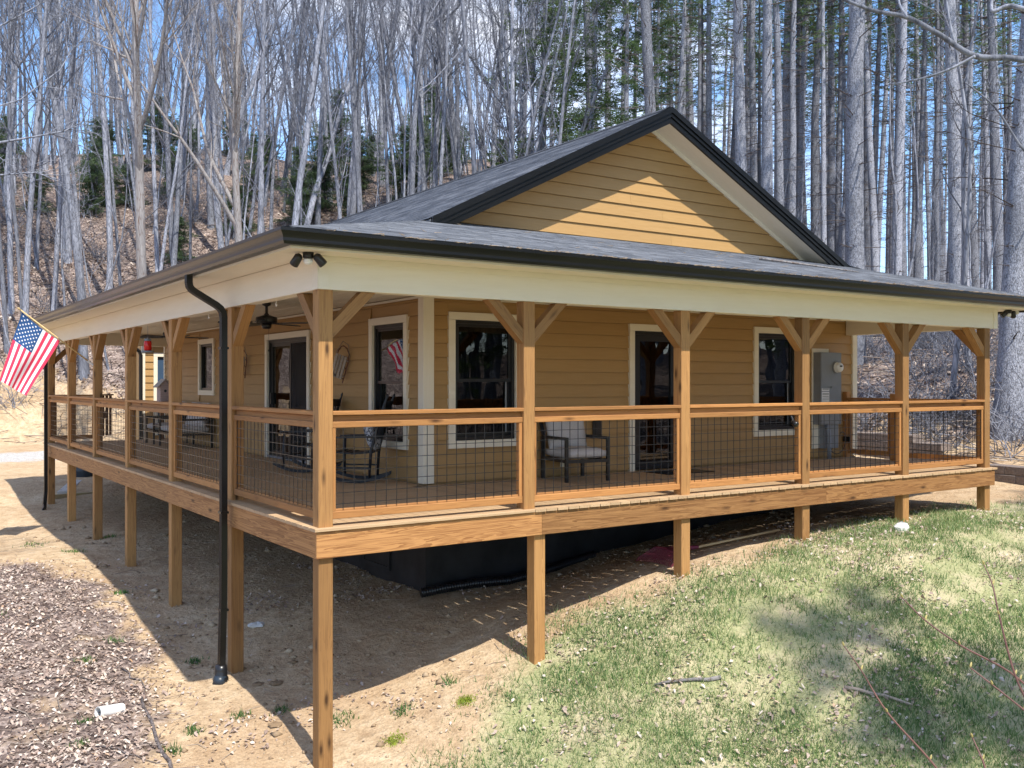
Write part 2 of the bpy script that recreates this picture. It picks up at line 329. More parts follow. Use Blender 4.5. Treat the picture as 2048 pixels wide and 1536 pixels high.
# ------------------------------------------------------------------ terrain
CP=np.array([
(0.1,2.64,-1.93),(0.1,5.13,-1.68),(0.1,7.74,-1.52),(0.1,10.2,-1.46),(0.1,12.8,-1.45),(0.1,15.3,-1.33),
(2.54,0.1,-1.62),(4.67,0.1,-.947),(6.85,0.1,-.742),(9.02,0.1,-.653),(11.2,0.1,-.656),(0.1,0.1,-2.22),
(-.42,3.5,-1.86),(-.42,5.6,-1.58),(-.42,8.0,-1.42),(-.42,16.7,-1.15),
(2.65,2.75,-1.42),(4.3,2.75,-1.36),(5.43,2.75,-1.19),(6.4,2.75,-1.12),(8.56,2.75,-.89),(9.93,2.75,-.86),(12.9,2.75,-.55),
(2.65,5,-1.40),(2.65,9,-1.3),(2.65,15,-1.1),(-1.4,2.0,-1.98),
(-3.4,-8.2,-3.3),(-2.5,-1.0,-2.45),(-5,3,-2.25),(-6,10,-1.9),(-5,17,-1.4),(0,22,-1.05),(-8,24,-1.1),(-3,28,-1.0),(2,30,-.9),
(3,-2.2,-1.95),(5,-2.5,-1.45),(1,-4,-2.6),(7,-4,-1.6),(10,-3,-1.05),(14,-2,-.7),(14,-7,-1.6),(5,-8,-2.7),(-10,-6,-3.2),(-12,6,-2.4),(14,2,-.45),(13,9,-.3),(12,16,-.5),
])
TOE=np.array([(19.0,-40),(17.5,-6),(16.2,1),(15.5,10),(13.5,20),(8,28.5),(0,31.5),(-15,33),(-45,36),(-80,36)],float)
def _tps(CP,lam=.03):
    n=len(CP);d=np.linalg.norm(CP[:,None,:2]-CP[None,:,:2],axis=2)
    K=np.where(d>0,d*d*np.log(d+1e-12),0)+lam*np.eye(n)
    P=np.c_[np.ones(n),CP[:,:2]];A=np.zeros((n+3,n+3));A[:n,:n]=K;A[:n,n:]=P;A[n:,:n]=P.T
    return np.linalg.solve(A,np.r_[CP[:,2],0,0,0])
_W=_tps(CP)
def toe_dist(x,y):
    p=np.stack([x,y],-1);best=np.full(x.shape,1e9);sg=np.ones(x.shape);tt=np.zeros(x.shape);acc=0
    for a,b in zip(TOE[:-1],TOE[1:]):
        ab=b-a;L=np.hypot(*ab);t=np.clip(((p-a)@ab)/L**2,0,1);q=a+t[...,None]*ab
        d=np.hypot(*(np.moveaxis(p-q,-1,0)));cr=ab[0]*(p[...,1]-a[1])-ab[1]*(p[...,0]-a[0])
        m=d<best;best=np.where(m,d,best);sg=np.where(m,np.where(cr<0,1,-1),sg);tt=np.where(m,acc+t*L,tt);acc+=L
    return best*sg,tt
def height(x,y):
    x=np.asarray(x,float);y=np.asarray(y,float)
    xc=np.clip(x,-12,15);yc=np.clip(y,-9,30)
    z=_W[-3]+_W[-2]*xc+_W[-1]*yc
    for (a,b,_),w in zip(CP,_W[:-3]):
        d2=(xc-a)**2+(yc-b)**2;z=z+w*.5*d2*np.log(d2+1e-12)
    s,t=toe_dist(x,y)
    u=np.clip((t-58)/14,0,1);u=u*u*(3-2*u)      # 0 right flank .. 1 left flank
    H=5.4+14.6*u;Lh=24+12*u
    k=np.clip(s/Lh,0,None);h=H*(1-np.exp(-1.5*k*1.1))*1.12
    h=np.where(s>0,h*np.clip(s/3,0,1)**.5,0)
    return z+h

def vnoise(x, y, seed=0):
    xi = np.floor(x).astype(np.int64); yi = np.floor(y).astype(np.int64); fx = x-xi; fy = y-yi; fx = fx*fx*(3-2*fx); fy = fy*fy*(3-2*fy)
    def hsh(a, b):
        h = (a*374761393+b*668265263+seed*1442695041) & 0xffffffff; h = ((h ^ (h >> 13))*1274126177) & 0xffffffff; return ((h ^ (h >> 16)) & 0xffff)/65535.0
    return (hsh(xi, yi)*(1-fx)+hsh(xi+1, yi)*fx)*(1-fy)+(hsh(xi, yi+1)*(1-fx)+hsh(xi+1, yi+1)*fx)*fy
def fbm(x, y, seed=0, oct=4):
    s = 0; a = .5; t = 0
    for i in range(oct): s = s+a*vnoise(x*2**i, y*2**i, seed+i*17); t += a; a *= .5
    return s/t-.5
def gz(x, y):
    x = np.asarray(x, float); y = np.asarray(y, float); s, t = toe_dist(x, y)
    hill = np.clip(s/4, 0, 1)
    return height(x, y)+fbm(x*.9, y*.9, 3)*.10+fbm(x*4.3, y*4.3, 5)*.045+hill*(fbm(x*.16, y*.16, 9)*2.2+fbm(x*.7, y*.7, 12)*.5)
def g1(x, y): return float(gz(np.array([x]), np.array([y]))[0])
LAWN = np.array([(-4.5, -9), (-1.0, -2.6), (.87, -.55), (1.99, -.01), (3.04, .45), (4.27, -.05), (5.71, -.25), (7.84, .15), (10.98, .5), (13.2, -.2), (17, -1)])
def poly_side(x, y, line):
    p = np.stack([x, y], -1); best = np.full(x.shape, 1e9); sg = np.ones(x.shape)
    for a, b in zip(line[:-1], line[1:]):
        ab = b-a; t = np.clip(((p-a)@ab)/(ab@ab), 0, 1); q = a+t[..., None]*ab; d = np.hypot(p[..., 0]-q[..., 0], p[..., 1]-q[..., 1])
        cr = ab[0]*(p[..., 1]-a[1])-ab[1]*(p[..., 0]-a[0]); m = d < best; best = np.where(m, d, best); sg = np.where(m, np.sign(cr), sg)
    return best*sg
def masks(x, y):
    s, t = toe_dist(x, y)
    lawn = -poly_side(x, y, LAWN); grass = np.clip(.5+lawn*.9, 0, 1); grass = np.where(s > 0, 0, grass)
    grass = grass*np.clip(.92+fbm(x*.8, y*.8, 21)*1.0, 0, 1)
    # leaf litter: left foreground bank, upper hillside, right bank
    L = np.clip((np.interp(y, [-6, 0, .92, 2.2, 3.84, 5.5, 7.65, 8.5, 10, 12], [-3, -1.75, -1.3, -.95, -.66, -.68, -1.0, -1.9, -4, -9])+.14-x+fbm(x*1.6, y*1.6, 31)*.7)*.95+.5, 0, 1)*np.clip(1.15-grass*1.3, 0, 1)
    L *= np.clip(.85+fbm(x*1.4, y*1.4, 33)*1.3, 0, 1)
    u = np.clip((t-53)/12, 0, 1); off = .6+u*1.4
    Hl = np.clip((s-off+fbm(x*.35, y*.35, 37)*5)*.35+.45, 0, 1)
    back = np.clip((-16-y)*.3, 0, 1)+np.clip((-9-x)*.3, 0, 1); Hl = np.maximum(Hl, np.clip(back, 0, 1)*.8*(s < 0))
    leaf = np.clip(np.maximum(L, Hl), 0, 1)
    gr = np.clip(1-np.hypot((x-13.2)*.55, (y-4.5)*.28), 0, 1)*1.6 + np.clip(1-np.abs(y-25.5)/3.0, 0, 1)*np.clip((6-x)*.3, 0, 1)*1.4
    gravel = np.clip(gr, 0, 1)*(s < .5)*(grass < .4)
    return leaf, grass, gravel
def axis(lo, hi, fine, far_lo, far_hi):
    a = list(np.arange(lo, hi, fine)); st = fine
    x = lo; left = []
    while x > far_lo: st = min(st*1.18, 5.0); x -= st; left.append(x)
    st = fine; x = a[-1]; right = []
    while x < far_hi: st = min(st*1.18, 5.0 if x > hi+45 else 1.0); x += st; right.append(x)
    return np.array(left[::-1]+a+right)
ax = axis(-6.5, 14.5, .11, -170, 170); ay = axis(-5.5, 17.5, .11, -140, 190)
GX, GY = np.meshgrid(ax, ay, indexing='ij'); GZ = gz(GX, GY); nx, ny = GX.shape
gv = np.stack([GX, GY, GZ], -1).reshape(-1, 3); ii = np.arange(nx*ny).reshape(nx, ny)
gf = np.stack([ii[:-1, :-1], ii[1:, :-1], ii[1:, 1:], ii[:-1, 1:]], -1).reshape(-1, 4)
ground = mesh_obj('ground', gv, gf, 'ground', smooth=True); ground['kind'] = 'structure'
for nme, arr in zip(('leafm', 'grassm', 'gravelm'), masks(GX, GY)):
    a = ground.data.attributes.new(nme, 'FLOAT', 'POINT'); a.data.foreach_set('value', arr.astype(np.float32).ravel())

# ------------------------------------------------------------------ house
XL, YF, XR, YB = 2.654, 2.753, 11.56, 15.5
house = thing('house', 'ochre clapboard house with a dark shingled gable roof and black windows', 'house', (7, 9, -1.0))
FRONT = (Vector((0, YF, 0)), Vector((1, 0, 0)))                     # local x = world x, outward -y
LEFT = (Vector((XL, 0, 0)), Vector((0, -1, 0)))                     # local x = -world y, outward -x
def wall_M(w, a=0.0, z=0.0, out=0.0):
    O, A = w; Y = Vector((0, 0, 1)).cross(A); m = Matrix((A, Y, Vector((0, 0, 1)))).transposed().to_4x4(); m.translation = O+A*a-Y*out+Vector((0, 0, z)); return m
BOARD = .182
def siding(w, a0, a1, z0, z1, holes, parent, top=None):
    """lapped boards between a0 and a1; holes = (a0,a1,z0,z1); top(a)->z for a gable"""
    z = z0
    while z < z1-.02:
        zt = min(z+BOARD, z1); segs = [(a0, a1)]
        for (h0, h1, hz0, hz1) in holes:
            if hz0 < zt-.01 and hz1 > z+.01:
                ns = []
                for s0, s1 in segs:
                    if h1 <= s0 or h0 >= s1: ns.append((s0, s1))
                    else:
                        if h0 > s0: ns.append((s0, h0))
                        if h1 < s1: ns.append((h1, s1))
                segs = ns
        # butt joints in long runs
        out = []
        for s0, s1 in segs:
            if s1-s0 > 9.5:
                k = s0+(s1-s0)*random.uniform(.35, .65); out += [(s0, k-.0012), (k+.0012, s1)]
            else: out.append((s0, s1))
        for s0, s1 in out:
            if s1-s0 < .02: continue
            L = s1-s0; m = (s0+s1)/2; b0 = t0 = -L/2; b1 = t1 = L/2
            if top:
                f0, f1 = top(z), top(min(zt+.0, z1)); b0, b1 = max(s0, f0[0])-m, min(s1, f0[1])-m; t0, t1 = max(s0, f1[0])-m, min(s1, f1[1])-m
                if b1-b0 < .05: continue
                if t1 < t0: t0 = t1 = (t0+t1)/2
            hh = zt-z
            v = [(b0, 0, 0), (b1, 0, 0), (b1, -.028, 0), (b0, -.028, 0), (t0, 0, hh-.006), (t1, 0, hh-.006), (t1, -.006, hh-.006), (t0, -.006, hh-.006)]
            mesh_obj('siding_board', v, [(0, 1, 2, 3), (7, 6, 5, 4), (3, 2, 6, 7), (0, 4, 5, 1), (0, 3, 7, 4), (1, 5, 6, 2)], 'siding', parent, wall_M(w, m, z, .004))
        z = zt
def backing(name, w, a0, a1, z0, z1, holes, parent, th=.12):
    """sheathing with real openings"""
    xs = sorted({a0, a1, *[h for q in holes for h in q[:2] if a0 < h < a1]}); zs = sorted({z0, z1, *[h for q in holes for h in q[2:] if z0 < h < z1]})
    mb = MB()
    for i in range(len(xs)-1):
        for j in range(len(zs)-1):
            cx, cz = (xs[i]+xs[i+1])/2, (zs[j]+zs[j+1])/2
            if any(h[0] < cx < h[1] and h[2] < cz < h[3] for h in holes): continue
            mb.box((xs[i], 0, zs[j]), (xs[i+1], th, zs[j+1]))
    return mb.build(name, 'siding', parent, wall_M(w))
# openings, wall coordinates (outer edge of the black frame)
F_OPEN = [(3.085, 4.055, .56, 2.165), (6.225, 7.165, .0, 2.115), (8.955, 9.90, .535, 2.16)]
L_OPEN = [(-4.215, -3.262, .53, 2.14), (-8.46, -6.62, .0, 2.09), (-12.56, -11.66, 1.17, 2.15)]
wf = backing('wall', FRONT, XL, XR, -.06, 2.62, F_OPEN, house)
wlft = backing('wall', LEFT, -YB, -YF-.125, -.06, 2.62, L_OPEN, house)
T = .10
grow = lambda H: [(a-T, b+T, c-(T if c > .1 else 0), d+T) for a, b, c, d in H]
siding(FRONT, XL+.105, XR-.1, .03, 2.49, grow(F_OPEN), wf)
siding(LEFT, -YB+.09, -YF-.105, .03, 2.49, grow(L_OPEN), wlft)
wr_ = bxm('wall', (XR-.12, YF+.125, -.06), (XR, YB, 3.0), 'siding', house)
wb_ = bxm('wall', (XL+.125, YB-.12, -.06), (XR-.125, YB, 3.2), 'siding', house)
RIGHT = (Vector((XR, 0, 0)), Vector((0, 1, 0)))
siding(RIGHT, YF+.1, YB-.1, .03, 2.7, [], wr_)
bxm('interior_floor', (XL+.13, YF+.13, -.12), (XR-.13, YB-.13, -.02), 'floorin', house)
bxm('interior_ceiling', (XL+.13, YF+.13, 2.48), (XR-.13, YB-.13, 2.55), 'trim', house)
bxm('interior_partition', (XL+.13, 5.6, -.02), (XR-.13, 5.7, 2.48), 'trim', house)
# corner boards
beam('corner_board', (XL+.026, YF-.029, .02), (XL+.026, YF-.029, 2.49), .048, .162, 'trim', house, up=(1, 0, 0))
beam('corner_board', (XL-.029, YF+.046, .02), (XL-.029, YF+.046, 2.49), .1, .048, 'trim', house, up=(1, 0, 0))
beam('corner_board', (XR-.042, YF-.029, .02), (XR-.042, YF-.029, 2.49), .048, .13, 'trim', house, up=(1, 0, 0))
beam('corner_board', (XR+.023, YF+.046, .02), (XR+.023, YF+.046, 2.49), .1, .036, 'trim', house, up=(1, 0, 0))
beam('corner_board', (XL-.023, YB-.045, .02), (XL-.023, YB-.045, 2.49), .09, .036, 'trim', house, up=(1, 0, 0))
def wbox(w, lo, hi, name, mat, parent, ch=0.0):
    """box given in wall coordinates: x along, y = OUTWARD distance, z up"""
    lo = Vector(lo); hi = Vector(hi); d = hi-lo; c = (lo+hi)/2; v, f = box_vf(d.x, d.y, d.z, ch)
    return mesh_obj(name, v, f, mat, parent, wall_M(w, c.x, c.z, c.y))
def trim_set(w, H, parent, sill=True):
    a, b, c, d = H; e = .002
    wbox(w, (a-T, .004, d), (b+T, .056, d+T), 'trim_board', 'trim', parent)
    z0 = c if not sill else c-T
    wbox(w, (a-T, .004, z0), (a, .053, d-e), 'trim_board', 'trim', parent); wbox(w, (b, .004, z0), (b+T, .053, d-e), 'trim_board', 'trim', parent)
    if sill: wbox(w, (a+e, .004, c-T), (b-e, .054, c), 'trim_board', 'trim', parent)
def frame4(w, a, b, c, d, t, y0, y1, name, parent, mat='black'):
    mb = MB(); mb.box((a, -y1, c), (b, -y0, c+t)); mb.box((a, -y1, d-t), (b, -y0, d)); mb.box((a, -y1, c+t), (a+t, -y0, d-t)); mb.box((b-t, -y1, c+t), (b, -y0, d-t))
    return mb.build(name, mat, parent, wall_M(w))
def curtain(w, a, b, c, d, parent, amp=.02, mat='curtain'):
    n = 40; v = []; f = []
    for i in range(n+1):
        x = a+(b-a)*i/n; y = .16+amp*math.sin(i*1.3)+amp*.5*math.sin(i*.55+1)
        v += [(x, y, c), (x, y, d)]
        if i < n: f.append((2*i, 2*i+2, 2*i+3, 2*i+1))
    return mesh_obj('curtain', v, f, mat, parent, wall_M(w), smooth=True)
def window(w, H, label, cur=None, blind=False):
    a, b, c, d = H; mid = c+(d-c)*.5
    win = frame4(w, a+.001, b-.001, c+.001, d-.001, .045, -.07, .012, 'window', house); win['label'] = label
    trim_set(w, H, win)
    frame4(w, a+.046, b-.046, mid-.02, d-.046, .04, -.045, -.008, 'sash', win); frame4(w, a+.046, b-.046, c+.046, mid+.02, .04, -.085, -.047, 'sash', win)
    wbox(w, (a+.086, -.03, mid+.02), (b-.086, -.026, d-.086), 'pane', 'glass', win); wbox(w, (a+.086, -.068, c+.086), (b-.086, -.064, mid-.02), 'pane', 'glass', win)
    wbox(w, (b-.12, -.046, c+.09), (b-.095, -.040, mid-.02), 'screen_edge', 'grey', win)
    if cur: curtain(w, a+(b-a)*cur[0], a+(b-a)*cur[1], c, d, win)
    if blind:
        mb = MB(); z = c+.1
        while z < d-.05: mb.bar((a+.05, .14, z), (b-.05, .14, z), .022, .0015, up=(0, .5, 1)); z += .03
        bl = mb.build('blind', 'blind', win, wall_M(w))
    return win
window(FRONT, F_OPEN[0], 'black double hung window beside the cream house corner', (.15, .95))
window(FRONT, F_OPEN[2], 'black double hung window with white blinds near the meter cabinet', None, True)
window(LEFT, L_OPEN[0], 'black double hung window behind the rocking chairs', (.35, .9))
sw = frame4(LEFT, L_OPEN[2][0]+.001, L_OPEN[2][1]-.001, L_OPEN[2][2]+.001, L_OPEN[2][3]-.001, .05, -.07, .012, 'window', house); sw['label'] = 'small black window above the loveseat'
trim_set(LEFT, L_OPEN[2], sw); wbox(LEFT, (L_OPEN[2][0]+.05, -.03, 1.22), (L_OPEN[2][1]-.05, -.026, 2.10), 'pane', 'glass', sw); curtain(LEFT, L_OPEN[2][0]+.1, L_OPEN[2][0]+.6, 1.17, 2.15, sw)
# glazed front door
a, b, c, d = F_OPEN[1]
door = frame4(FRONT, a+.001, b-.001, c+.012, d-.001, .05, -.08, .012, 'door', house); door['label'] = 'black glazed door with a cream surround'
trim_set(FRONT, F_OPEN[1], door, False)
frame4(FRONT, a+.052, b-.052, .03, d-.052, .10, -.05, -.005, 'door_leaf', door); wbox(FRONT, (a+.152, -.03, .13), (b-.152, -.026, d-.152), 'pane', 'glass', door)
wbox(FRONT, (a+.152, -.024, .93), (b-.152, -.006, .99), 'push_bar', 'black', door); wbox(FRONT, (b-.13, -.004, .95), (b-.09, .03, 1.12), 'handle', 'black', door); curtain(FRONT, a+.15, b-.15, .1, d, door)
# sliding patio door
a, b, c, d = L_OPEN[1]; mdl = -7.42
sd = frame4(LEFT, a+.001, b-.001, c+.012, d-.001, .05, -.09, .012, 'sliding_door', house); sd['label'] = 'black sliding patio door reflecting the hillside'
trim_set(LEFT, L_OPEN[1], sd, False)
frame4(LEFT, a+.052, mdl+.04, .06, d-.052, .07, -.05, -.012, 'door_leaf', sd); wbox(LEFT, (a+.122, -.034, .13), (mdl-.03, -.030, d-.122), 'pane', 'glass', sd)
frame4(LEFT, mdl-.04, b-.052, .06, d-.052, .07, -.09, -.052, 'door_leaf', sd); wbox(LEFT, (mdl+.03, -.074, .13), (b-.122, -.070, d-.122), 'pane', 'glass', sd)
frame4(LEFT, mdl-.05, b-.052, .06, d-.052, .035, -.011, .004, 'screen_door', sd); wbox(LEFT, (mdl-.015, -.006, .095), (b-.087, -.004, d-.087), 'screen', 'screen', sd)
wbox(LEFT, (a+.09, -.010, .95), (a+.12, .02, 1.15), 'handle', 'black', sd); wbox(LEFT, (a, .014, .012), (b, .05, .045), 'sill', 'grey', sd)

# gable
GX0, GZ0, PITCH = 6.54, 5.41, .497
gtop = lambda z: (GX0-(GZ0-.16-z)/PITCH, GX0+(GZ0-.16-z)/PITCH)
zb = 3.40; g0, g1_ = gtop(zb); mbg = MB(); mbg.add([(g0, 0, zb-.15), (g1_, 0, zb-.15), (GX0, 0, GZ0-.16), (g0, .1, zb-.15), (g1_, .1, zb-.15), (GX0, .1, GZ0-.16)], [(0, 1, 2), (5, 4, 3), (0, 3, 4, 1), (1, 4, 5, 2), (2, 5, 3, 0)])
gable = mbg.build('gable', 'siding', house, wall_M(FRONT, 0, 0, -.004))
siding(FRONT, GX0-6, GX0+6, 3.46, GZ0-.17, [], gable, top=gtop)
MB().add([(g0, -YB+YF, zb-.9), (g1_, -YB+YF, zb-.9), (GX0, -YB+YF, GZ0-.16)], [(0, 1, 2)]).build('gable', 'siding', house, Matrix.Translation((0, 2*YB-YF-.2, 0)))

# ---- roof: planes, shingles, fascia, soffit, gutters
E0 = -.44; YE = 15.95; RKY = 2.27
zs = lambda q: 2.64+.25*(q+.5)
XB = 2.45; ZB = zs(XB); XE = 12.1; zr = lambda x: GZ0-PITCH*(x-GX0); YH = RKY
XH = GX0+(GZ0-zs(YF))/PITCH
mb = MB(); th = .04
def slab(pts):
    n = len(pts); mb.add([(x, y, z-.012) for x, y, z in pts]+[(x, y, z-th) for x, y, z in pts], [tuple(range(n)), tuple(range(2*n-1, n-1, -1))]+[(i, i+n, (i+1) % n+n, (i+1) % n) for i in range(n)])
XEf = GX0+(GZ0-zs(E0))/PITCH
slab([(E0, E0, zs(E0)), (XEf, E0, zs(E0)), (XH, YF+.05, zs(YF+.05)), (YF+.05, YF+.05, zs(YF+.05))])        # front skirt
slab([(E0, E0, zs(E0)), (XB, XB, ZB), (XB, YE, ZB), (E0, YE, zs(E0))])                                          # porch roof, left
slab([(XB, RKY, ZB), (GX0, RKY, GZ0), (GX0, YE, GZ0), (XB, YE, ZB)])                                             # main left
xr1 = XEf
slab([(GX0, RKY, GZ0), (GX0+(GZ0-zs(RKY))/PITCH, RKY, zs(RKY)), (xr1, E0, zs(E0)), (xr1, YE, zr(xr1)), (GX0, YE, GZ0)])
roof = mesh_obj('roof', mb.v, mb.f, 'shingle', house, tone=[.3]*len(mb.f))
def shingles(O, A, B, cols, width_fn, name, EX=.142):
    """O eave origin, A along eave, B up the slope, width_fn(v)->(u0,u1)"""
    A = Vector(A).normalized(); B = Vector(B); LB = B.length; B = B.normalized(); N = A.cross(B).normalized()
    UPW = N.z > 0
    if N.z < 0: N = -N
    V = []; F = []; tn = []; r = 0; v = 0.0
    O = np.array(O); A = np.array(A); B = np.array(B); N = np.array(N)
    while v < LB:
        cshade = random.uniform(.25, .75); vt = min(v+EX+.02, LB); b0, b1 = width_fn(v/LB); t0, t1 = width_fn(vt/LB); u1 = max(b1, t1); u = min(b0, t0)+(-.12 if r % 2 else 0.0)
        while u < u1:
            wd = random.choice((.11, .16, .2, .26, .31)); ua, ub = max(u, b0), min(u+wd, b1); ta, tb = max(u, t0), min(u+wd, t1)
            if ub-ua > .01 or tb-ta > .01:
                ub = max(ua, ub); tb = max(ta, tb)
                lift = .0045+random.choice((0, 0, .003)); k = len(V)
                q = [(ua, v, lift), (ub, v, lift), (tb, vt, .0005), (ta, vt, .0005), (ua, v, -.001), (ub, v, -.001)]
                for (x, y, z) in q: V.append(O+A*x+B*y+N*z)
                F += [(k, k+1, k+2, k+3), (k+4, k+5, k+1, k)] if UPW else [(k+3, k+2, k+1, k), (k, k+1, k+5, k+4)]; tn += [min(1, max(0, cshade+random.uniform(-.32, .32)))]*2
                tn[-1] *= .5  # butt face darkened: paints the shadow line below each course
            u += wd
        v += EX; r += 1
    o = mesh_obj(name, np.array(V), np.array(F), 'shingle', roof, tone=tn); o['kind'] = 'stuff'; return o
Lf = YF-E0
shingles((0, E0-.03, zs(E0)-.008), (1, 0, 0), (0, Lf, .25*Lf), 0, lambda s: (E0+s*Lf, XEf+(XH-XEf)*s), 'shingle_courses')
Ll = XB-E0
shingles((E0-.03, 0, zs(E0)-.008), (0, 1, 0), (Ll, 0, .25*Ll), 0, lambda s: (E0+s*Ll, YE), 'shingle_courses')
shingles((XB-.01, 0, ZB), (0, 1, 0), (GX0-XB, 0, GZ0-ZB), 0, lambda s: (RKY, YE), 'shingle_courses')
Lr = xr1-GX0
shingles((xr1, 0, zr(xr1)), (0, 1, 0), (-Lr, 0, PITCH*Lr), 0, lambda s: (min(E0+s*Lr*PITCH/.25, RKY), YE), 'shingle_courses', .2)
caps = MB()
y = RKY
while y < YE-.1:
    for sgn in (-1, 1):
        n0 = len(caps.v); x1 = GX0+sgn*.14; z1 = GZ0-PITCH*.14
        caps.add([(GX0, y, GZ0+.030), (x1, y, z1+.022), (x1, y+.3, z1+.012), (GX0, y+.3, GZ0+.018)], [(0, 1, 2, 3)])
    y += .145
mesh_obj('ridge_cap', caps.v, caps.f, 'shingle', roof, tone=list(rng.uniform(0, .4, len(caps.f))))
# rake boards: stepped dark metal faces on the gable overhang, cream soffit under
for sgn, xe in ((-1, XB+.02), (1, GX0+(GZ0-zs(RKY))/PITCH-.02)):
    P = lambda x, dz: (x, 0, GZ0-PITCH*abs(x-GX0)+dz)
    for (y0, y1, d0, d1, nm, mt) in ((RKY-.05, RKY+.0, -.075, .012, 'rake_trim', 'bronze'), (RKY-.03, RKY+.0, -.135, -.077, 'rake_trim', 'bronze'), (RKY-.012, RKY+.02, -.225, -.137, 'rake_board', 'bronze')):
        a_, b_ = P(GX0, 0), P(xe, 0); v = []
        for yy in (y0, y1):
            v += [(a_[0], yy, a_[2]+d0), (b_[0], yy, b_[2]+d0), (b_[0], yy, b_[2]+d1), (a_[0], yy, a_[2]+d1)]
        mesh_obj(nm, v, [(0, 1, 2, 3), (7, 6, 5, 4), (0, 4, 5, 1), (2, 6, 7, 3), (1, 5, 6, 2), (0, 3, 7, 4)], mt, roof)
    a_, b_ = P(GX0, 0), P(xe, 0)
    mesh_obj('rake_soffit', [(a_[0], RKY+.021, a_[2]-.20), (b_[0], RKY+.021, b_[2]-.20), (b_[0], YF-.026, b_[2]-.17), (a_[0], YF-.026, a_[2]-.17)], [(0, 1, 2, 3)], 'trim', roof)
    aw = GX0-sgn*.0; 
    mesh_obj('frieze_board', [(a_[0], YF-.046, a_[2]-.235), (b_[0], YF-.046, b_[2]-.235), (b_[0], YF-.046, b_[2]-.165), (a_[0], YF-.046, a_[2]-.165), (a_[0], YF-.01, a_[2]-.235), (b_[0], YF-.01, b_[2]-.235)], [(0, 1, 2, 3), (0, 4, 5, 1)], 'trim', roof)
# fascia, soffit
bxm('fascia', (E0+.03, E0+.03, 2.475), (XEf-.03, E0+.055, 2.645), 'trim', roof); bxm('fascia', (E0+.03, E0+.056, 2.475), (E0+.055, YE-.02, 2.645), 'trim', roof)
bxm('fascia', (XEf-.055, E0+.056, 2.46), (XEf-.03, YE-.02, 2.63), 'bronze', roof)
bxm('soffit', (E0+.056, E0+.056, 2.492), (XEf-.056, .03, 2.50), 'trim', roof); bxm('soffit', (E0+.056, .031, 2.492), (.03, YE-.03, 2.50), 'trim', roof)
bxm('soffit', (11.44, .031, 2.492), (XEf-.056, YE-.03, 2.50), 'trim', roof)
MB().add([(E0+.03, YE-.02, 2.47), (E0+.03, YE-.02, zs(E0)), (XB, YE-.02, ZB-.02), (GX0, YE-.02, GZ0-.03), (xr1, YE-.02, zr(xr1)-.03), (xr1, YE-.02, 2.45)], [(0, 1, 2, 3, 4, 5)]).build('rear_gable_board', 'trim', roof)
GP = [(.028, 2.62), (.028, 2.495), (-.055, 2.495), (-.07, 2.52), (-.07, 2.545), (-.078, 2.565), (-.10, 2.60), (-.105, 2.60), (-.105, 2.628), (-.09, 2.628), (-.09, 2.612), (-.06, 2.56), (.02, 2.56)]
def gutter(kind):
    v = []; n = len(GP)
    for e in (0, 1):
        for o, z in GP:
            q = E0+o
            if kind == 'front': v.append((q, q, z) if e == 0 else (XEf-o, q, z))
            elif kind == 'left': v.append((q, q, z) if e == 0 else (q, YE+.02, z))
            else: v.append((XEf-o, q, z) if e == 0 else (XEf-o, YE, z))
    f = [(i, (i+1) % n, (i+1) % n+n, i+n) for i in range(n)]+[tuple(range(n, 2*n))]
    return mesh_obj('gutter', v, f, 'bronze', house)
gutter('left'); gutter('front'); gutter('right')
def downspout(pts, foot=True, w=.085, d=.065):
    """rectangular ribbed pipe along pts"""
    ds = MB()
    P = [Vector(p) for p in pts]; prof = [(-w/2, -d/2), (-w/4, -d/2+.006), (0, -d/2), (w/4, -d/2+.006), (w/2, -d/2), (w/2, d/2), (w/4, d/2-.006), (0, d/2), (-w/4, d/2-.006), (-w/2, d/2)]
    n = len(prof); v = []; f = []
    for i, p in enumerate(P):
        t = (P[min(i+1, len(P)-1)]-P[max(i-1, 0)]).normalized(); Yv = Vector((0, 1, 0)); Yv = (Yv-t*Yv.dot(t)).normalized(); Xv = t.cross(Yv)
        for a_, b_ in prof: v.append(tuple(p+Yv*a_+Xv*b_))
    for i in range(len(P)-1):
        for k in range(n): f.append((i*n+k, i*n+(k+1) % n, (i+1)*n+(k+1) % n, (i+1)*n+k))
    f += [tuple(range(n)), tuple(range(len(P)*n-1, (len(P)-1)*n-1, -1))]
    o = ds.add(v, f).build('downspout', 'bronze', house)
    return o
yd = 2.40
elbow = [(-.47, yd, 2.50), (-.47, yd, 2.42), (-.462, yd, 2.375), (-.44, yd, 2.345), (-.405, yd, 2.32), (-.17, yd, 2.185), (-.125, yd, 2.15), (-.10, yd, 2.11), (-.09, yd, 2.05)]
zg = g1(-.12, yd)
dsp = downspout(elbow+[(-.09, yd, 0), (-.092, yd, -1.0), (-.115, yd-.01, zg+.16)]); dsp['label'] = 'long black downspout with an S bend in front of the porch'
MB().lathe([(.075, 0), (.08, .01), (.08, .06), (.068, .07), (.068, .15), (.06, .2)], 14, Matrix.Translation((-.12, yd-.01, zg-.02))).build('boot', 'black', dsp, smooth=True)
MB().tube([(-.12, yd-.01, zg+.05), (-.16, yd-.05, zg-.03)], .07, 12).build('drain_elbow', 'barrel', dsp, smooth=True)
for zz in (1.7, -.12, -1.2): bxm('strap', (-.135, yd-.052, zz), (-.045, yd+.052, zz+.025), 'bronze', dsp)
y2 = 14.55; zg2 = g1(-.1, y2)
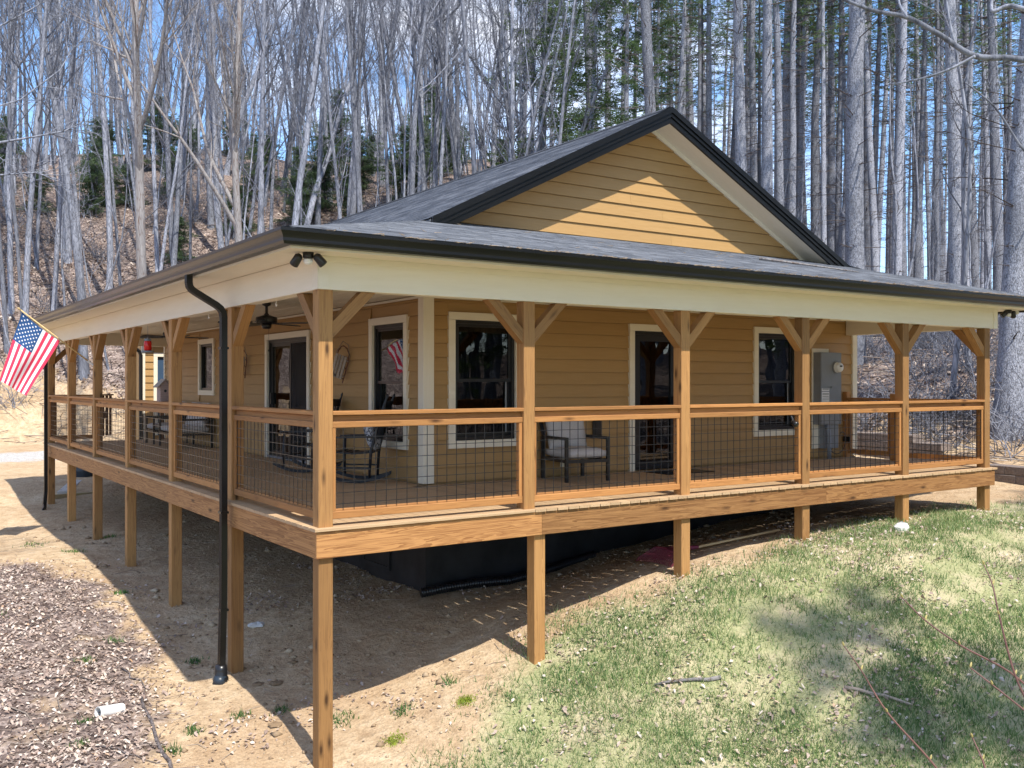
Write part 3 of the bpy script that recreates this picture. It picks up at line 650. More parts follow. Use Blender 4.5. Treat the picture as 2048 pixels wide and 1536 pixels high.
downspout([(-.47, y2, 2.5), (-.46, y2, 2.42), (-.42, y2, 2.36), (-.16, y2, 2.2), (-.1, y2, 2.12), (-.09, y2, 2.0), (-.09, y2, -1.0), (-.12, y2-.05, zg2+.1), (-.16, y2-.25, zg2+.02)])['label'] = 'black downspout at the far end of the porch'
# foundation
fd = bxm('foundation', (XL+.02, YF+.02, -2.2), (XR-.02, YB-.02, -.13), 'foundation', house)
vent = frame4(LEFT, -4.6, -3.75, -1.28, -.62, .05, -.018, .012, 'access_hatch', fd, 'foundation'); wbox(LEFT, (-4.55, -.018, -1.23), (-3.8, -.004, -.67), 'hatch_panel', 'foundation', fd)
bxm('ledger', (XL-.02, YF-.02, -.13), (XR, YF+.06, -.001), 'black', house); bxm('ledger', (XL-.02, YF+.062, -.13), (XL+.06, YB, -.001), 'black', house)

# garage wing beyond the breezeway
GYF = 18.0
garage = thing('garage', 'small ochre outbuilding with a blue door behind the porch end', 'outbuilding', (5.5, 20, -1))
GF = (Vector((0, GYF, 0)), Vector((1, 0, 0)))
GO = [(3.09, 3.88, -.05, 2.02)]
gw = backing('wall', GF, 2.69, 9.0, -1.2, 2.6, GO, garage); siding(GF, 2.78, 9.0, -.3, 2.6, grow(GO), gw)
bxm('wall', (2.69, GYF+.125, -1.2), (2.81, GYF+.42, 2.6), 'siding', garage); bxm('wall', (3.9, GYF+.125, -1.2), (9, 24, 2.6), 'siding', garage)
wbox(GF, (2.685, .001, -.6), (2.775, .044, 2.6), 'corner_board', 'trim', garage)
gd = wbox(GF, (3.095, -.06, -.05), (3.875, -.02, 2.015), 'door', 'blue_door', garage); a, b, c, d = GO[0]
wbox(GF, (a-T, .004, d), (b+T, .04, d+T), 'trim_board', 'trim', gd); wbox(GF, (a-T, .004, -.05), (a, .038, d-.002), 'trim_board', 'trim', gd); wbox(GF, (b, .004, -.05), (b+T, .038, d-.002), 'trim_board', 'trim', gd)
MB().add([(2.6, 17.6, 2.62), (5.95, 17.6, 3.7), (9.3, 17.6, 2.62), (3.9, 24.4, 2.62), (5.95, 24.4, 3.7), (9.3, 24.4, 2.62)], [(0, 1, 4, 3), (1, 2, 5, 4), (0, 2, 1), (3, 4, 5)]).build('roof', 'shingle', garage)
MB().tube([(2.35, 17.85, 2.5), (2.4, 17.9, 2.3), (2.62, 17.93, 2.15), (2.66, 17.93, 2.05), (2.66, 17.93, -.75)], .05, 8).build('downspout', 'bronze', garage)

# ------------------------------------------------------------------ porch
def rename(o, n): m = WM[o.name]; o.name = n; WM[o.name] = m
porch = thing('wraparound_porch', 'raised wooden wraparound porch with knee braced posts and wire mesh railing', 'porch', (0.1, 0.1, -2.2))
DX, DY = 11.32, 15.32
deck = MB()
for i in range(7): deck.box((2.46, .25+i*.405, -.25), (DX-.06, .29+i*.405, -.031))
for i in range(6): deck.box((.25+i*.42, .06, -.25), (.29+i*.42, DY-.06, -.031))
deck = deck.build('deck_frame', 'timber', porch)
P = .1465; wbd = .1385
y = -.022
while y < DY:
    x1 = 2.428 if y < YF-.16 else XL-.03
    if not (YF-.16 < y < YF-.02): pass
    beam('deck_board', (-.022, y+wbd/2, -.015), (x1, y+wbd/2, -.015), wbd, .030, 'deck', deck, ch=.004); y += P
x = 2.434
while x < DX-.05:
    beam('deck_board', (x+wbd/2, -.022+random.uniform(-.004, .004), -.015), (x+wbd/2, YF-.03, -.015), wbd, .030, 'deck', deck, ch=.004); x += P
for x0, x1 in ((.0, 2.53), (2.533, 7.2), (7.203, DX)): beam('rim_board', (x0, .019, -.155), (x1, .019, -.155), .038, .245, 'beamw', porch)
for y0, y1 in ((.039, 5.1), (5.103, 10.2), (10.203, DY)): beam('rim_board', (.019, y0, -.155), (.019, y1, -.155), .038, .245, 'beamw', porch)
beam('rim_board', (DX-.019, .04, -.155), (DX-.019, 2.7, -.155), .038, .245, 'beamw', porch); beam('rim_board', (.04, DY-.019, -.155), (2.6, DY-.019, -.155), .038, .245, 'beamw', porch)
FX = [.11, 2.40, 4.67, 6.85, 9.05, 11.19]; LY = [2.60, 5.11, 7.68, 10.20, 12.72, 15.20]; PW = .142
for i, x in enumerate(FX):
    beam('post', (x, .113, 0), (x, .113, 2.183), PW, PW, 'post', porch, up=(0, 1, 0), ch=.007)
    xs_ = x+.135 if i == 1 else x
    beam('support_post', (xs_, .113, g1(xs_, .11)-.3), (xs_, .113, -.033), PW, PW, 'post', porch, up=(0, 1, 0), ch=.007)
for y in LY:
    beam('post', (.113, y, 0), (.113, y, 2.183), PW, PW, 'post', porch, up=(0, 1, 0), ch=.007)
    beam('support_post', (.113, y, g1(.11, y)-.3), (.113, y, -.033), PW, PW, 'post', porch, up=(0, 1, 0), ch=.007)
def brace(px, py, dx, dy):
    """knee brace from a post up to the beam, mitred at both ends"""
    w = .105; a = .44; c = w*1.414; t = .11
    v = []; D = Vector((dx, dy, 0)); S = Vector((-dy, dx, 0)); o = Vector((px, py, 0))+D*(PW/2+.001)
    for s in (-t/2, t/2):
        for (u, z) in ((0, 2.182-a-.0), (0, 2.182-a+c), (a-c, 2.182), (a, 2.182)): v.append(tuple(o+D*u+S*s+Vector((0, 0, z))))
    p0 = o+D*0+Vector((0, 0, 2.182-a)); p1 = o+D*a+Vector((0, 0, 2.182)); m, L = frame(p0, p1); mi = m.inverted()
    mesh_obj('knee_brace', [tuple(mi @ Vector(q)) for q in v], [(0, 1, 2, 3), (7, 6, 5, 4), (0, 4, 5, 1), (2, 6, 7, 3), (1, 5, 6, 2), (0, 3, 7, 4)], 'post', porch, m)
for i, x in enumerate(FX):
    if i: brace(x, .113, -1, 0)
    if i < len(FX)-1: brace(x, .113, 1, 0)
brace(.113, .113, 0, 1)
for i, y in enumerate(LY):
    brace(.113, y, 0, -1)
    if i < len(LY)-1: brace(.113, y, 0, 1)
brace(FX[-1], .113, 0, 1); brace(.113, LY[-1], 1, 0)
def railing(p0, p1, side, mesh_step=.112):
    """one bay between faces p0 and p1; side = outward unit vector"""
    p0 = Vector(p0); p1 = Vector(p1); D = (p1-p0).normalized(); L = (p1-p0).length; S = Vector(side); Z = lambda z: Vector((0, 0, z))
    cap = beam('railing', p0+Z(1.046), p1+Z(1.046), .138, .038, 'rail', porch)
    e = D*.001
    beam('upper_rail', p0+e+Z(.979), p1-e+Z(.979), .038, .088, 'rail', cap); beam('mesh_strip', p0+e+S*.034+Z(.938), p1-e+S*.034+Z(.938), .026, .058, 'rail', cap)
    beam('bottom_rail', p0+e+Z(.112), p1-e+Z(.112), .038, .086, 'rail', cap); beam('mesh_strip', p0+e+S*.032+Z(.10), p1-e+S*.032+Z(.10), .024, .07, 'rail', cap)
    for q in (p0+D*.021, p1-D*.021):
        beam('nailer', q+Z(.157), q+Z(.933), .038, .038, 'rail', cap); beam('nailer', q+S*.031+Z(.137), q+S*.031+Z(.908), .022, .038, 'rail', cap, up=tuple(D))
    m = MB(); o = S*.02
    n = int(L/mesh_step); off = (L-n*mesh_step)/2
    for i in range(n+1):
        q = p0+D*(off+i*mesh_step)+o
        if .03 < off+i*mesh_step < L-.03: m.bar(q+Z(.14), q+Z(.95), .0055, .0055)
    for i in range(8):
        z = .20+i*.103; m.bar(p0+D*.03+S*.0255+Z(z), p1-D*.03+S*.0255+Z(z), .0055, .0055)
    m.build('wire_mesh', 'black', cap)
    return cap
h = PW/2+.001
for a_, b_ in zip(FX[:-1], FX[1:]): railing((a_+h, .113, 0), (b_-h, .113, 0), (0, -1, 0))
for a_, b_ in zip([.113]+LY[:-1], LY): railing((.113, a_+h, 0), (.113, b_-h, 0), (-1, 0, 0))
railing((FX[-1], .113+h, 0), (FX[-1], 1.62, 0), (1, 0, 0))
beam('newel_post', (FX[-1], 1.69, 0), (FX[-1], 1.69, 1.14), .1, .1, 'rail', porch, up=(0, 1, 0)); beam('newel_post', (FX[-1]+.05, YF-.07, 0), (FX[-1]+.05, YF-.07, 1.17), .09, .09, 'rail', porch, up=(0, 1, 0))
gt = railing((FX[-1], 1.76, 0), (FX[-1]+.04, YF-.13, 0), (1, 0, 0)); rename(gt, 'gate'); gt['label'] = 'side gate against the house corner'
for z in (.28, .86): bxm('hinge', (FX[-1]-.03, YF-.20, z), (FX[-1]-.005, YF-.06, z+.09), 'black', gt)
railing((.113+h, LY[-1], 0), (1.0, LY[-1], 0), (0, 1, 0))
beam('newel_post', (1.06, LY[-1], 0), (1.06, LY[-1], 1.14), .1, .1, 'stair', porch, up=(0, 1, 0)); beam('newel_post', (2.5, LY[-1], 0), (2.5, LY[-1], 1.1), .09, .09, 'stair', porch, up=(0, 1, 0))
# open gate leaf at the steps
gl = beam('gate', (1.10, 15.30, 1.05), (1.55, 16.0, 1.05), .09, .035, 'stair', porch); gl['label'] = 'dark open gate leaf at the porch steps'
for k in range(4):
    q = Vector((1.15, 15.38, 0)).lerp(Vector((1.5, 15.92, 0)), k/3); beam('gate_board', q+Vector((0, 0, .1)), q+Vector((0, 0, 1.03)), .13, .022, 'stair', gl, up=(.84, -.54, 0))
beam('brace', (1.12, 15.34, .15), (1.5, 15.93, .95), .03, .07, 'stair', gl)
# steps down from the far end
st = MB()
for k in range(4): st.box((1.12, 15.34+k*.28, -.20-k*.18), (2.45, 15.61+k*.28, -.16-k*.18))
st.build('steps', 'deck', porch)
# beams under the roof edge
BZ0, BZ1 = 2.184, 2.491
bm_f = beam('roof_beam', (.032, .105, (BZ0+BZ1)/2), (11.43, .105, (BZ0+BZ1)/2), .146, BZ1-BZ0, 'trim', porch, ch=.003)
beam('roof_beam', (.105, .179, (BZ0+BZ1)/2), (.105, YE-.3, (BZ0+BZ1)/2), .146, BZ1-BZ0, 'trim', porch, ch=.003)
beam('roof_beam', (11.357, .179, (BZ0+BZ1)/2), (11.357, YF-.03, (BZ0+BZ1)/2), .146, BZ1-BZ0, 'trim', porch, ch=.003)
beam('roof_beam', (.179, 15.2, (BZ0+BZ1)/2), (2.62, 15.2, (BZ0+BZ1)/2), .146, BZ1-BZ0, 'trim', porch, ch=.003)
bxm('beam_corner_board', (.020, .018, BZ0+.002), (.125, .031, BZ1-.001), 'trim', porch); bxm('beam_corner_board', (.018, .018, BZ0+.002), (.031, .125, BZ1-.003), 'trim', porch)
bxm('beam_corner_board', (11.33, .019, BZ0+.002), (11.442, .031, BZ1-.001), 'trim', porch)
bxm('frieze', (.126, .020, 2.435), (11.329, .031, 2.4915), 'trim', porch)
ce = bxm('porch_ceiling', (.179, .179, 2.475), (XL-.03, 15.12, 2.49), 'trim', porch); bxm('porch_ceiling', (XL-.029, .179, 2.475), (11.28, YF-.03, 2.49), 'trim', porch)
for i in range(8): beam('ceiling_board', (.30+i*.30, .19, 2.468), (.30+i*.30, 15.1, 2.468), .285, .012, 'trim', ce, ch=.004)
for i in range(8): beam('ceiling_board', (XL+.02, .32+i*.30, 2.468), (11.2, .32+i*.30, 2.468), .285, .012, 'trim', ce, ch=.004)
beam('ceiling_trim', (XL-.05, .2, 2.446), (XL-.05, 15.1, 2.446), .04, .03, 'trim', ce); beam('ceiling_trim', (XL-.05, YF-.05, 2.446), (11.2, YF-.05, 2.446), .04, .03, 'trim', ce)

# ------------------------------------------------------------------ things on the porch
def copy_tree(o, M, label=None, parent=None):
    c = o.copy(); COL.objects.link(c)
    if parent is None: c.matrix_basis = M; WM[c.name] = M.copy()
    else: c.parent = parent
    if label: c['label'] = label
    for ch in list(o.children): copy_tree(ch, None, None, c)
    return c
TR = lambda x, y, z, rz=0.0: Matrix.Translation((x, y, z)) @ Matrix.Rotation(rz, 4, 'Z')
# rocking chair, faces +x locally
rc = thing('rocking_chair', 'black wooden rocking chair without a pillow, by the patio door', 'rocking chair', (0, 0, 0), 'rocking chairs on the porch')
for s in (-1, 1):
    yy = s*.27
    pts = []
    for k in range(13):
        t = -1+2*k/12; pts.append((t*.46-.03, yy, .022+.11*t*t))
    m = MB()
    for p, q in zip(pts[:-1], pts[1:]): m.bar(p, q, .035, .042)
    m.build('rocker', 'blackpaint', rc)
    MB().tube([(.24, yy, .06), (.25, yy, .3), (.235, yy, .58)], [.018, .024, .018], 8).build('front_leg', 'blackpaint', rc, smooth=True)
    MB().tube([(-.22, yy*.96, .06), (-.24, yy*.94, .42), (-.34, yy*.86, .8), (-.43, yy*.82, 1.08), (-.445, yy*.82, 1.12), (-.455, yy*.82, 1.15), (-.465, yy*.82, 1.18)], [.018, .022, .021, .019, .012, .02, .008], 8).build('back_post', 'blackpaint', rc, smooth=True)
    MB().bar((-.29, yy, .615), (.30, yy, .60), .075, .022).build('arm', 'blackpaint', rc)
    MB().bar((.24, yy, .2), (-.22, yy, .2), .022, .022).build('stretcher', 'blackpaint', rc)
for k in range(7): MB().bar((-.23+k*.075, -.27, .405-.006*(3-abs(k-3))), (-.23+k*.075, .27, .405-.006*(3-abs(k-3))), .068, .02).build('seat_slat', 'blackpaint', rc)
MB().bar((.24, -.27, .25), (.24, .27, .25), .022, .022).build('stretcher', 'blackpaint', rc)
for k in range(7):
    yy = -.18+k*.06; MB().bar((-.255, yy, .46), (-.41, yy, 1.0), .028, .012, up=(1, 0, 0)).build('back_slat', 'blackpaint', rc)
MB().bar((-.42, -.22, 1.03), (-.42, .22, 1.03), .022, .11).build('top_rail', 'blackpaint', rc); MB().bar((-.25, -.24, .45), (-.25, .24, .45), .022, .05).build('lower_rail', 'blackpaint', rc)
rc.matrix_basis = TR(2.17, 5.5, .0, math.atan2(.80, -.60)); WM[rc.name] = rc.matrix_basis.copy()
rc2 = copy_tree(rc, TR(2.15, 3.72, .0, math.atan2(.62, -.78)), 'black wooden rocking chair holding a patterned pillow, nearest the porch corner')
def cushion(lx, ly, lz, name, mat, parent, M, pu=.35):
    n = 10; v = []; f = []
    for s in (-1, 1):
        for i in range(n+1):
            for j in range(n+1):
                a_ = -1+2*i/n; b_ = -1+2*j/n; e = (1-abs(a_)**4)*(1-abs(b_)**4); z = s*lz/2*((1-pu)*(1 if max(abs(a_), abs(b_)) < .999 else .6)+pu*e); v.append((a_*lx/2, b_*ly/2, z))
    k = (n+1)**2
    for s in (0, 1):
        for i in range(n):
            for j in range(n):
                q = [s*k+i*(n+1)+j, s*k+(i+1)*(n+1)+j, s*k+(i+1)*(n+1)+j+1, s*k+i*(n+1)+j+1]; f.append(tuple(q if s else q[::-1]))
    ring = [i*(n+1) for i in range(n+1)]+[n*(n+1)+j for j in range(1, n+1)]+[i*(n+1)+n for i in range(n-1, -1, -1)]+[j for j in range(n-1, 0, -1)]
    for a_, b_ in zip(ring, ring[1:]+ring[:1]): f.append((a_, b_, b_+k, a_+k))
    return mesh_obj(name, v, f, mat, parent, M, smooth=True)
pm = rc2.matrix_basis @ Matrix.Translation((-.20, .0, .63)) @ Matrix.Rotation(R_(-74), 4, 'Y')
tag(cushion(.42, .46, .15, 'pillow', 'pillow', None, pm, .95), 'dark blue and white scroll patterned pillow on the rocking chair', 'pillow')
# metal armchair, faces -y locally
def armchair(label, W=.68, D=.74, seats=1, group=None):
    t = thing('armchair' if seats == 1 else 'loveseat', label, 'chair' if seats == 1 else 'loveseat', (0, 0, 0), group); tb = .042
    for sx in (-1, 1):
        x = sx*(W/2-tb/2)
        MB().box((x-tb/2, -D/2, 0), (x+tb/2, -D/2+tb, .60)).build('leg', 'black', t); MB().box((x-tb/2, D/2-tb, 0), (x+tb/2, D/2, .58)).build('leg', 'black', t)
        MB().box((x-tb/2, -D/2+tb, .56), (x+tb/2, D/2-tb, .60)).build('arm', 'black', t); MB().box((x-tb/2, -D/2+tb, .26), (x+tb/2, D/2-tb, .30)).build('side_rail', 'black', t)
        MB().bar((x, D/2-.05, .58), (x, D/2+.06, .84), tb, .035).build('back_post', 'black', t)
    MB().box((-W/2+tb, -D/2+.002, .255), (W/2-tb, -D/2+tb, .30)).build('front_rail', 'black', t); MB().box((-W/2+tb, D/2-tb, .26), (W/2-tb, D/2-.002, .30)).build('back_rail', 'black', t)
    MB().bar((-W/2+tb, D/2+.055, .825), (W/2-tb, D/2+.055, .825), .03, .03).build('top_rail', 'black', t)
    ws = (W-2*tb)/seats
    for k in range(seats):
        xc = -W/2+tb+ws*(k+.5)
        cushion(ws-.01, D-.08, .15, 'seat_cushion', 'cushion', t, Matrix.Translation((xc, -.02, .375)), .22)
        cushion(ws-.02, .52, .15, 'back_cushion', 'cushion', t, Matrix.Translation((xc, D/2-.11, .66)) @ Matrix.Rotation(R_(74), 4, 'X'), .35)
    return t
def place(t, M): t.matrix_basis = M; WM[t.name] = M.copy()
ac = armchair('grey cushioned black metal armchair beside the front door', group='grey cushioned porch furniture'); place(ac, TR(4.72, 2.24, 0, R_(-9)))
ac2 = copy_tree(ac, TR(2.2, 13.62, 0, R_(-90)), 'grey cushioned black metal armchair beyond the loveseat'); 
lv = armchair('grey cushioned black metal loveseat under the small window', 1.32, .74, 2, 'grey cushioned porch furniture'); place(lv, TR(2.2, 12.15, 0, R_(-90)))
# ceiling fans
fan = thing('ceiling_fan', 'black ceiling fan over the rocking chairs', 'ceiling fan', (0, 0, 0), 'porch ceiling fans')
MB().lathe([(.065, 0), (.06, -.04), (.02, -.06), (.018, -.15), (.05, -.19)], 16).build('down_rod', 'black', fan, smooth=True)
MB().lathe([(.05, -.18), (.10, -.20), (.145, -.21), (.15, -.225), (.15, -.275), (.14, -.29), (.08, -.30)], 24).build('motor_housing', 'black', fan, smooth=True)
MB().lathe([(.07, -.30), (.07, -.34), (.055, -.37), (.02, -.375)], 16).build('switch_housing', 'black', fan, smooth=True)
for k in range(5):
    an = 2*math.pi*k/5+.35; m = MB(); mm = Matrix.Rotation(an, 4, 'Z')
    m.add(*box_vf(.14, .03, .012), Matrix.Translation((.17, 0, -.295))); v = [(.2, -.05, 0), (.62, -.07, 0), (.66, -.03, 0), (.66, .03, 0), (.62, .07, 0), (.2, .05, 0)]
    m.prism([(a_, b_) for a_, b_, _ in v], .008, Matrix.Translation((0, 0, -.295)) @ Matrix.Rotation(.2, 4, 'X')); m.build('blade', 'black', fan, mm)
MB().tube([(.02, -.03, -.37), (.02, -.03, -.66)], .0025, 4).build('pull_chain', 'black', fan); MB().lathe([(.004, 0), (.012, -.015), (.01, -.03), (.002, -.035)], 8, Matrix.Translation((.02, -.03, -.66))).build('pull_knob', 'black', fan)
place(fan, TR(1.32, 4.93, 2.462, .1)); fan2 = copy_tree(fan, TR(1.32, 9.9, 2.462, .75), 'black ceiling fan above the far half of the porch')
# wall sleds
sl = thing('wall_sled', 'small decorative wooden sled hung beside the black window', 'sled', (0, 0, 0), 'sleds hung on the porch wall')
for k in range(4): MB().box((-.10+k*.055, -.075, -.22), (-.06+k*.055, -.06, .13)).build('slat', 'driftwood', sl)
for s in (-1, 1):
    MB().tube([(s*.11, -.02, -.27), (s*.11, -.02, .05), (s*.10, -.03, .17), (s*.05, -.06, .25), (0, -.07, .27)], .009, 6).build('runner', 'rust', sl)
    for z in (-.18, -.02, .1):
        MB().tube([(s*.11, -.02, z-.05), (s*.09, -.065, z)], .007, 5).build('strut', 'rust', sl)
for z in (-.17, .07): MB().bar((-.12, -.055, z), (.13, -.055, z), .02, .016).build('cross_bar', 'driftwood', sl)
MB().tube([(-.12, -.05, .13), (-.02, -.10, .34), (.06, -.05, .30), (.13, -.05, .13)], .006, 5).build('rope_handle', 'driftwood', sl)
place(sl, Matrix.Translation((XL-.10, 5.12, 1.62)) @ Matrix.Rotation(R_(-58), 4, 'Z') @ Matrix.Rotation(R_(18), 4, 'Y')); copy_tree(sl, Matrix.Translation((XL-.12, 9.55, 1.70)) @ Matrix.Rotation(R_(-62), 4, 'Z') @ Matrix.Rotation(R_(8), 4, 'Y'), 'small decorative wooden sled hung beyond the sliding door')
# floodlights
fl = thing('floodlight', 'black twin floodlight under the soffit at the near porch corner', 'floodlight', (0, 0, 0), 'eave floodlights')
MB().lathe([(.05, 0), (.05, -.045), (.042, -.055)], 16).build('base', 'black', fl, smooth=True)
for s in (-1, 1):
    mm = Matrix.Translation((s*.085, -.02, -.045)) @ Matrix.Rotation(R_(-s*38), 4, 'Y') @ Matrix.Rotation(R_(25), 4, 'X')
    hd = MB().lathe([(.02, .03), (.038, .01), (.042, -.07), (.042, -.085), (.034, -.08)], 14).build('lamp_head', 'black', fl, mm, smooth=True); MB().lathe([(.001, -.078), (.034, -.079), (.034, -.082), (.001, -.083)], 12).build('lens', 'white', hd, mm)
MB().lathe([(.0, -.11), (.03, -.105), (.042, -.085), (.042, -.06)], 14).build('sensor', 'white', fl, smooth=True)
place(fl, TR(-.12, -.1, 2.491, R_(-34))); copy_tree(fl, TR(11.72, .0, 2.491, R_(-10)), 'black twin floodlight under the soffit at the far right corner')
# horseshoe and screw hooks
tag(MB().tube([(math.cos(a_)*.045, 0, math.sin(a_)*.06) for a_ in np.linspace(R_(-240), R_(60), 14)], .008, 6).build('horseshoe', 'rust', None, TR(XL-.05, 6.0, 2.33, R_(60))), 'rusty horseshoe hung high on the wall above the sliding door', 'horseshoe')
for (x, y, lb) in ((.2, 1.55, 'white screw hook in the beam near the corner post'), (.2, 3.9, 'white screw hook in the beam beyond the downspout')):
    tag(MB().tube([(0, 0, .03), (0, 0, 0)]+[(0, .018*math.sin(a_), -.018+.018*math.cos(a_)) for a_ in np.linspace(0, 5, 10)], .004, 5).build('screw_hook', 'white', None, TR(x, y, 2.17)), lb, 'hook', 'screw hooks')
# hummingbird feeder
hf = thing('hummingbird_feeder', 'red hummingbird feeder hanging under the left beam', 'bird feeder', (.14, 6.72, 1.78))
fm = TR(.14, 6.72, 1.78)
MB().lathe([(.045, .03), (.055, .04), (.055, .16), (.045, .175)], 16).build('bottle', 'red', hf, fm, smooth=True); MB().lathe([(.03, 0), (.09, .0), (.095, .012), (.09, .025), (.04, .03)], 18).build('base', 'grey', hf, fm, smooth=True)
MB().lathe([(.048, .172), (.05, .2), (.02, .215)], 14).build('cap', 'grey', hf, fm, smooth=True); MB().tube([(0, 0, .21), (0, 0, .41)], .003, 4).build('hanger', 'grey', hf, fm)
# birdhouse on the rail
bh = thing('birdhouse', 'weathered wooden birdhouse standing on the left railing', 'birdhouse', (.113, 5.7, 1.066)); bmx = TR(.113, 5.72, 1.066, .15)
MB().add([(-.07, -.06, 0), (.07, -.06, 0), (.07, -.06, .22), (0, -.06, .30), (-.07, -.06, .22), (-.07, .06, 0), (.07, .06, 0), (.07, .06, .22), (0, .06, .30), (-.07, .06, .22)], [(0, 1, 2, 3, 4), (9, 8, 7, 6, 5), (0, 5, 6, 1), (1, 6, 7, 2), (0, 4, 9, 5)]).build('body', 'birdwood', bh, bmx)
for s in (-1, 1): MB().bar((0, 0, .315), (s*.115, 0, .20), .16, .012).build('roof', 'driftwood', bh, bmx)
MB().lathe([(.001, 0), (.02, 0), (.02, .004), (.001, .004)], 12, Matrix.Translation((0, -.062, .15)) @ Matrix.Rotation(R_(90), 4, 'X')).build('entrance_hole', 'black', bh, bmx)
# meter cabinet and conduit on the front wall
mc = thing('meter_cabinet', 'grey electric meter cabinet on the front wall', 'meter', (10.64, YF-.03, .2))
wbox(FRONT, (10.335, .026, .18), (10.78, .045, 1.93), 'back_board', 'trim', mc); wbox(FRONT, (10.36, .046, .60), (10.92, .20, 1.86), 'cabinet', 'grey', mc, .004)
wbox(FRONT, (10.37, .202, 1.26), (10.915, .208, 1.85), 'meter_cover', 'grey', mc); wbox(FRONT, (10.37, .202, .62), (10.915, .208, 1.245), 'breaker_door', 'grey', mc); wbox(FRONT, (10.52, .046, .18), (10.90, .16, .595), 'lower_box', 'grey', mc)
mtr = MB().lathe([(.098, 0), (.098, .02), (.086, .03), (.086, .075), (.075, .1), (.001, .103)], 24).build('meter', 'white', mc, Matrix.Translation((10.77, YF-.208, 1.60)) @ Matrix.Rotation(R_(90), 4, 'X'), smooth=True)
MB().lathe([(.1, .0), (.106, .004), (.106, .022), (.1, .025)], 24).build('meter_ring', 'grey', mtr, Matrix.Translation((10.77, YF-.208, 1.60)) @ Matrix.Rotation(R_(90), 4, 'X'), smooth=True); wbox(FRONT, (10.735, .312, 1.605), (10.805, .314, 1.635), 'display', 'black', mtr)
for z0, z1 in ((1.185, 1.235), (1.00, 1.17)): wbox(FRONT, (10.38, .209, z0), (10.58, .211, z1), 'warning_label', 'labelw', mc)
for z in (1.205, 1.222, 1.03, 1.06, 1.09, 1.12, 1.14): wbox(FRONT, (10.395, .2115, z), (10.565, .213, z+.008), 'label_print', 'black', mc)
wbox(FRONT, (10.62, .208, 1.235), (10.68, .225, 1.262), 'latch', 'grey', mc)
for x, r, z1 in ((10.56, .036, .60), ): MB().tube([(x, YF-.225, .0), (x, YF-.225, .3), (x, YF-.215, .45), (x, YF-.19, .6)], r, 12).build('conduit', 'conduit', mc, smooth=True)
MB().tube([(10.72+.16*math.cos(a_), YF-.06-.01*k, .28+.17*math.sin(a_)*1.15) for k, a_ in enumerate(np.linspace(-.8, 8.3, 34))], .007, 5).build('cable_loop', 'black', mc, smooth=True)
tag(wbox(FRONT, (4.83, .03, .13), (4.93, .06, .25), 'outlet_box', 'trim', None), 'cream outlet box low on the front wall by the armchair', 'outlet')
tag(wbox(FRONT, (5.42, .03, .52), (5.53, .10, .78), 'mailbox', 'black', None, .01), 'small black wall box between armchair and door', 'wall box')
tag(bxm('doormat', (6.22, 1.95, .001), (7.15, 2.5, .014), 'black', None, .004), 'dark doormat on the boards before the front door', 'doormat')
sp = thing('clip_lamp', 'small black lamp clipped to the mesh below the blind window', 'lamp', (6.55, .06, .84)); 
MB().tube([(6.60, .09, .90), (6.60, .06, .85), (6.57, .05, .82)], .014, 8).build('arm', 'black', sp); MB().lathe([(.012, 0), (.035, .03), (.04, .09), (.03, .1)], 12).build('head', 'black', sp, Matrix.Translation((6.57, .05, .83)) @ Matrix.Rotation(R_(120), 4, 'X'), smooth=True)

# ------------------------------------------------------------------ flag
flag = thing('flag', 'American flag on a wooden pole slanting out from a left porch post', 'flag', (-.02, 10.3, 1.68))
MB().tube([(.03, 10.22, 1.66), (-1.13, 10.20, 2.585)], [.013, .011], 10).build('pole', 'pole', flag, smooth=True)
MB().lathe([(.002, .05), (.017, .035), (.02, .02), (.014, .0), (.012, -.02)], 12).build('finial', 'pole', flag, Matrix.Translation((-1.14, 10.2, 2.59)) @ Matrix.Rotation(R_(-52), 4, 'Y'), smooth=True)
MB().tube([(.045, 10.22, 1.645), (-.05, 10.22, 1.72)], .019, 10).build('bracket', 'white', flag)
H0, H1, F0, F1 = [np.array(q) for q in ((-1.10, 10.2, 2.545), (-.50, 10.2, 2.065), (-1.45, 10.2, 1.37), (-1.045, 10.2, 1.11))]
def cloth(s, t):
    p = (H0*(1-t)+H1*t)*(1-s)+(F0*(1-t)+F1*t)*s
    p = p+np.array([0, 1, 0])*(.055*math.sin(2*math.pi*1.25*t+1.1+1.5*s)*(.25+.75*s)+.02*math.sin(7*s+3*t)); p[2] -= .03*math.sin(math.pi*t)*(1-s); return p
def patch(name, s0, s1, t0, t1, ns, nt_, mat, parent, off=0.0):
    v = [tuple(cloth(s0+(s1-s0)*i/ns, t0+(t1-t0)*j/nt_)) for i in range(ns+1) for j in range(nt_+1)]
    f = [(i*(nt_+1)+j, (i+1)*(nt_+1)+j, (i+1)*(nt_+1)+j+1, i*(nt_+1)+j+1) for i in range(ns) for j in range(nt_)]
    return mesh_obj(name, v, f, mat, parent, smooth=True)
canton = patch('canton', 0, .40, 0, 7/13, 14, 14, 'flag_blue', flag)
for k in range(13): patch('stripe', .40 if k < 7 else 0, 1, k/13, (k+1)/13, 22, 2, 'flag_red' if k % 2 == 0 else 'flag_white', flag)
stv = []; stf = []; ST = 0
